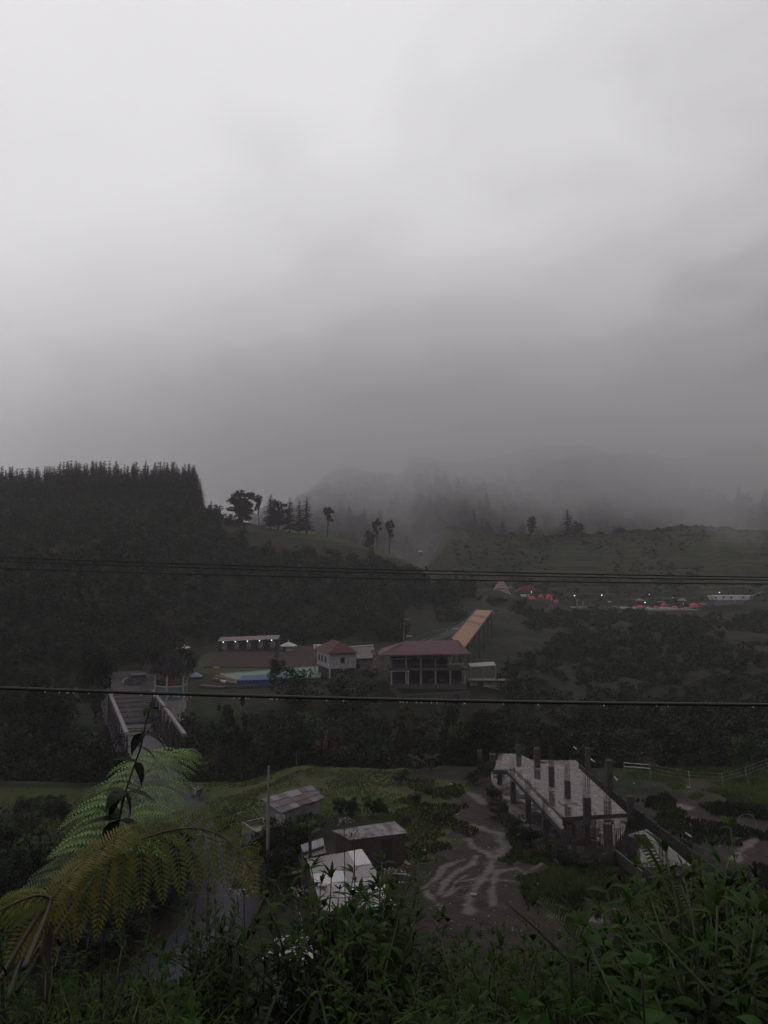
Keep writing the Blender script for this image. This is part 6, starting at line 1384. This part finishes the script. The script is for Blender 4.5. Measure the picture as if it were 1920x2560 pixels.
prof_x = [-100, 0, 100, 200, 330, 450, 540, 700, 800, 960, 1080, 1180, 1300, 1450, 1560, 1640, 1720, 1920, 2000]; prof_y = [2300, 2350, 2400, 2430, 2440, 2450, 2480, 2530, 2520, 2380, 2350, 2330, 2300, 2320, 2310, 2240, 2160, 2120, 2100]
rg = np.random.default_rng(55)
for i in range(250):
    px = rg.uniform(-120, 2040); D = rg.uniform(2.3, 10.5); ty = np.interp(px, prof_x, prof_y) + rg.uniform(0, 130)
    r_ = rg.random()
    key = ('s0', 's1', 's2', 'w0', 'w0', 'b1', 'd0', 'v0', 'd0', 'v1')[rg.integers(10)] if r_ < .86 else ('g0', 'g1')[rg.integers(2)]
    if 610 < px < 850 and D > 3.0: continue
    gr_ = key[0] == 'g'; side = 'left' if px < 700 else 'middle' if px < 1300 else 'right'
    ug(key, px, ty, D, f'green {"grass clump" if gr_ else "leafy shrub"} in the {side} of the near slope undergrowth', rg.uniform(.7, 1.05), ('grass clumps' if gr_ else 'leafy shrubs') + f' in the {side} undergrowth', 'grass_clump' if gr_ else 'leafy_shrub', 'grass' if gr_ else 'shrub', 2.6)
# ground cover
gg = G(); rg = np.random.default_rng(66); n = 26000; D = 1.2 + 17 * rg.random(n) ** 1.3; x = rg.uniform(-1, 1, n) * (D * .62 + 1.2); z = H(x, D)
cards(gg, np.stack([x, D, z + rg.uniform(.0, .45, n)], 1), rg.uniform(.04, .10, n), .5, rg, None, .3)
tag(obj('undergrowth', gg, M['leaf_near']), 'low dense undergrowth covering the near slope', 'undergrowth', kind='stuff')
gg = G()
for i in range(2200):
    D = 1.3 + 7 * rg.random() ** 1.2; x = rg.uniform(-1, 1) * (D * .6 + .8); strip(gg, (x, D, h1(x, D) - .03), rg.uniform(0, 6.28), rg.uniform(.9, 1.5), rg.uniform(.35, .95), rg.uniform(.004, .009), 5, rg.uniform(.5, 1.9), rg, rg.uniform(0, .9), .3, lambda u: (1 - u) ** .6)
tag(obj('grass', gg, M['grass']), 'long wild grass on the near slope', 'grass', kind='stuff')
# feathery palm fronds, curled fern shoots
def feather(par, rach, L0, n, mt, w_=.006, label=None, droop=.7, up=.55):
    P = np.array([at(*q_) for q_ in rach]) - np.array(par.location); u = np.linspace(0, 1, 30); d_ = np.r_[0, np.cumsum(np.linalg.norm(np.diff(P, axis=0), axis=1))]
    R_ = np.stack([np.interp(u * d_[-1], d_, P[:, k]) for k in range(3)], 1)
    for _ in range(4): R_[1:-1] = (R_[:-2] + 2 * R_[1:-1] + R_[2:]) / 4
    q = G(); q.tube(R_, np.linspace(.009, .003, 30), 5); f_ = obj('frond', q, M['stem'], par, True, label); q = G()
    for i in range(n):
        v = .22 + .78 * i / n; c = np.array([np.interp(v, u, R_[:, k]) for k in range(3)]); k0 = min(28, int(v * 29)); tg = unit(R_[k0 + 1] - R_[k0]); L_ = L0 * (1 - (v - .22) / .78) ** .55 + .015
        sd_ = unit(np.cross(tg, (0, -1, .2)))
        for s_ in (-1, 1):
            dd = unit(sd_ * s_ * .9 + tg * up + (0, -.15, 0)); strip(q, c, math.atan2(dd[1], dd[0]), math.asin(np.clip(dd[2], -1, 1)), L_, w_, 5, droop, rg, rg.uniform(.4, .8), .1, lambda u: (1 - u) ** .5 * np.minimum(1, .4 + u * 5))
    obj('leaflets', q, M[mt], f_)
b0 = at(1530, 2500, 3.5); b0[2] = h1(b0[0], 3.5)
fp = thing('palm_seedling', 'young feathery palm with two arching fronds right of the muddy tracks', 'palm', b0)
feather(fp, [(1535, 2560, 3.5), (1500, 2440, 3.5), (1460, 2370, 3.55), (1405, 2310, 3.6), (1342, 2252, 3.7)], .14, 34, 'leaf_mid')
feather(fp, [(1545, 2560, 3.4), (1520, 2440, 3.4), (1500, 2370, 3.4), (1530, 2300, 3.4), (1560, 2270, 3.4)], .10, 24, 'leaf_mid')
feather(fp, [(1550, 2560, 3.5), (1590, 2440, 3.5), (1600, 2370, 3.5), (1580, 2320, 3.5), (1535, 2300, 3.5)], .10, 22, 'leaf_mid')
b0 = at(1430, 2480, 3.3); b0[2] = h1(b0[0], 3.3); t_ = thing('bare_stalk', 'straight bare green stalk leaning left beside the palm fronds', 'stalk', b0); q = G(); q.tube([(0, 0, -.1), at(1425, 2405, 3.3) - b0, at(1340, 2320, 3.3) - b0, at(1262, 2253, 3.3) - b0], [.009, .008, .006, .003], 6); obj('stem', q, M['stem'], t_)
b0 = at(1740, 2420, 3.0); b0[2] = h1(b0[0], 3.0); cfn = thing('fern_shoot', 'young fern shoot with curled leaflets leaning left in front of the concrete frame', 'fern', b0)
R_ = np.array([at(*a) for a in ((1740, 2420, 3.0), (1715, 2300, 3.0), (1690, 2235, 3.0), (1655, 2180, 3.0), (1618, 2115, 3.0), (1596, 2085, 3.0))]) - b0
q = G(); q.tube(np.vstack([[(0, 0, -.1)], R_]), [.012, .011, .010, .009, .007, .005, .003], 6); obj('stem', q, M['stem'], cfn, True); q = G()
for i in range(26):
    v = .3 + .7 * i / 26; k = v * 5; a = int(k); c = R_[a] + (R_[min(5, a + 1)] - R_[a]) * (k - a)
    for s_ in (-1, 1): q.tube([c, c + (s_ * .018, 0, .004), c + (s_ * .026, 0, -.006), c + (s_ * .018, 0, -.012)], [.003, .005, .006, .004], 5)
obj('curled_leaflets', q, M['fern_green'], cfn)
b0 = at(1765, 2400, 3.2); b0[2] = h1(b0[0], 3.2); cf2 = thing('upright_fern', 'small upright pointed fern before the black hoarding', 'fern', b0)
frond(cf2, [(1765, 2400, 3.2), (1758, 2260, 3.2), (1750, 2180, 3.2), (1748, 2135, 3.2)], .3, lambda u: .06 * (1 - u) + .006, [lambda u: (.9, 0, .3), lambda u: (-.9, 0, .3)], .014, 16, 'fern_green', .4, (0, -1, .1), None, .005, lambda u: .4, 9)
frond(cf2, [(1770, 2400, 3.2), (1785, 2290, 3.2), (1800, 2240, 3.2), (1830, 2215, 3.2)], .3, lambda u: .07 * (1 - u) + .006, [lambda u: (.5, 0, .8), lambda u: (-.4, 0, -.8)], .014, 12, 'fern_green', .4, (0, -1, .1), None, .005, lambda u: .5, 10)
# white flower heads on tall stems
for i, (px, py, D) in enumerate(((610, 2230, 4.6), (745, 2225, 4.9), (980, 2178, 5.5), (885, 2085, 5.8), (860, 2050, 6.0))):
    c = at(px, py, D); z = h1(c[0], D); t_ = thing('flower_stalk', 'x', 'flower', (c[0], D, z)); t_['label'] = ('pale flower head on a thin stalk over the grey road', 'pale flower head left of the largest tin roof', 'pale flower head at the right corner of the largest tin roof', 'pale flower head just below the plank shack roof', 'highest pale flower head left of the plank shack roof')[i]
    q = G(); q.tube([(.05, 0, -.1), (.02, 0, (c[2] - z) * .5), (0, 0, c[2] - z)], [.007, .005, .003], 5); obj('stem', q, M['stem'], t_)
    q = G(); rr = np.random.default_rng(i); cards(q, np.array((0, 0, c[2] - z)) + rr.normal(size=(60, 3)) * (.035, .03, .01), .010, .8, rr, None, .6); obj('blossom', q, M['concrete'], t_)

# ------------------------------------------------------------------ haze
q = G(); q.box((0, 640, 195), (3600, 1900, 430)); hzm = bpy.data.materials.new('haze'); hzm.use_nodes = True; t = hzm.node_tree; t.nodes.remove(t.nodes['Principled BSDF'])
vp = t.nodes.new('ShaderNodeVolumePrincipled'); vp.inputs['Color'].default_value = (.84, .80, .85, 1); vp.inputs['Density'].default_value = .00032; vp.inputs['Anisotropy'].default_value = .1
t.links.new(vp.outputs[0], t.nodes['Material Output'].inputs['Volume'])
hz_ = obj('haze', q, hzm); hz_['kind'] = 'stuff'
# ------------------------------------------------------------------ low cloud on the mountain and mist wisps
def mistmat(name, dens, scale, zlo, zhi, ztop0, ztop1, thr, mode='bank', xy=(0, 0, 1, 1)):
    m = bpy.data.materials.new(name); m.use_nodes = True; t = m.node_tree; n = t.nodes; l = t.links; n.remove(n['Principled BSDF'])
    v = n.new('ShaderNodeVolumePrincipled'); v.inputs['Color'].default_value = (.90, .89, .90, 1); v.inputs['Anisotropy'].default_value = .1
    co = n.new('ShaderNodeTexCoord'); sp = n.new('ShaderNodeSeparateXYZ'); l.new(co.outputs['Object'], sp.inputs[0])
    no = n.new('ShaderNodeTexNoise'); no.inputs['Scale'].default_value = scale; no.inputs['Detail'].default_value = 3; no.inputs['Roughness'].default_value = .55; l.new(co.outputs['Object'], no.inputs[0])
    def mr(f, a, b, c=0, d=1):
        q = n.new('ShaderNodeMapRange'); q.interpolation_type = 'SMOOTHSTEP'; l.new(f, q.inputs[0])
        for k, x in zip(('From Min', 'From Max', 'To Min', 'To Max'), (a, b, c, d)): q.inputs[k].default_value = x
        return q.outputs[0]
    def mm(op, a, b):
        q = n.new('ShaderNodeMath'); q.operation = op
        for i, x in enumerate((a, b)):
            if isinstance(x, (int, float)): q.inputs[i].default_value = x
            else: l.new(x, q.inputs[i])
        return q.outputs[0]
    if mode == 'bank':
        zn = mm('ADD', sp.outputs['Z'], mm('MULTIPLY', mm('SUBTRACT', no.outputs[0], .5), 170))
        zn = mm('ADD', zn, mm('MULTIPLY', sp.outputs['X'], xy[0]))
        d = mm('MULTIPLY', mr(zn, zlo, zhi), mr(sp.outputs['Z'], ztop0, ztop1, 1, 0)); d = mm('MULTIPLY', d, mr(no.outputs[0], thr, thr + .25, .25, 1)); d = mm('MULTIPLY', d, mr(sp.outputs['X'], -420, 60, .12, 1))
    else:
        ln = n.new('ShaderNodeVectorMath'); ln.operation = 'LENGTH'; l.new(co.outputs['Object'], ln.inputs[0])
        no.inputs['Scale'].default_value = 1.6
        d = mm('MULTIPLY', mr(ln.outputs['Value'], .25, 1.0, 1, 0), mr(no.outputs[0], thr, thr + .25))
    l.new(mm('MULTIPLY', d, dens), v.inputs['Density']); l.new(v.outputs[0], n['Material Output'].inputs['Volume']); return m
q = G(); q.box((50, 860, 215), (2400, 760, 370)); o = obj('low_cloud', q, mistmat('low_cloud', .0068, .0065, 35, 115, 130, 270, .30, xy=(-.02,))); o['kind'] = 'stuff'; o['label'] = 'low cloud hiding the top of the mountain'
for nm, px, py, D, sx, sy, sz, dn, lb in (('mist', 1050, 1390, 420, 40, 30, 34, .007, 'pale mist wisp rising beyond the end of the left ridge'), ('mist', 1810, 1370, 420, 34, 26, 44, .011, 'pale mist column drifting over the right of the terraced hill'), ('mist', 560, 1230, 500, 70, 40, 24, .010, 'mist bank behind the round tree on the left ridge'), ('mist', 1650, 1230, 520, 150, 40, 22, .006, 'thin mist bank above the terraced hill')):
    c = at(px, py, D); q = G(); q.ball((0, 0, 0), 1, 14, 8); o = obj(nm, q, mistmat(nm, dn, 1, 0, 1, 0, 1, .32, 'wisp')); o.location = c; o.scale = (sx, sy, sz); o['kind'] = 'stuff'; o['label'] = lb
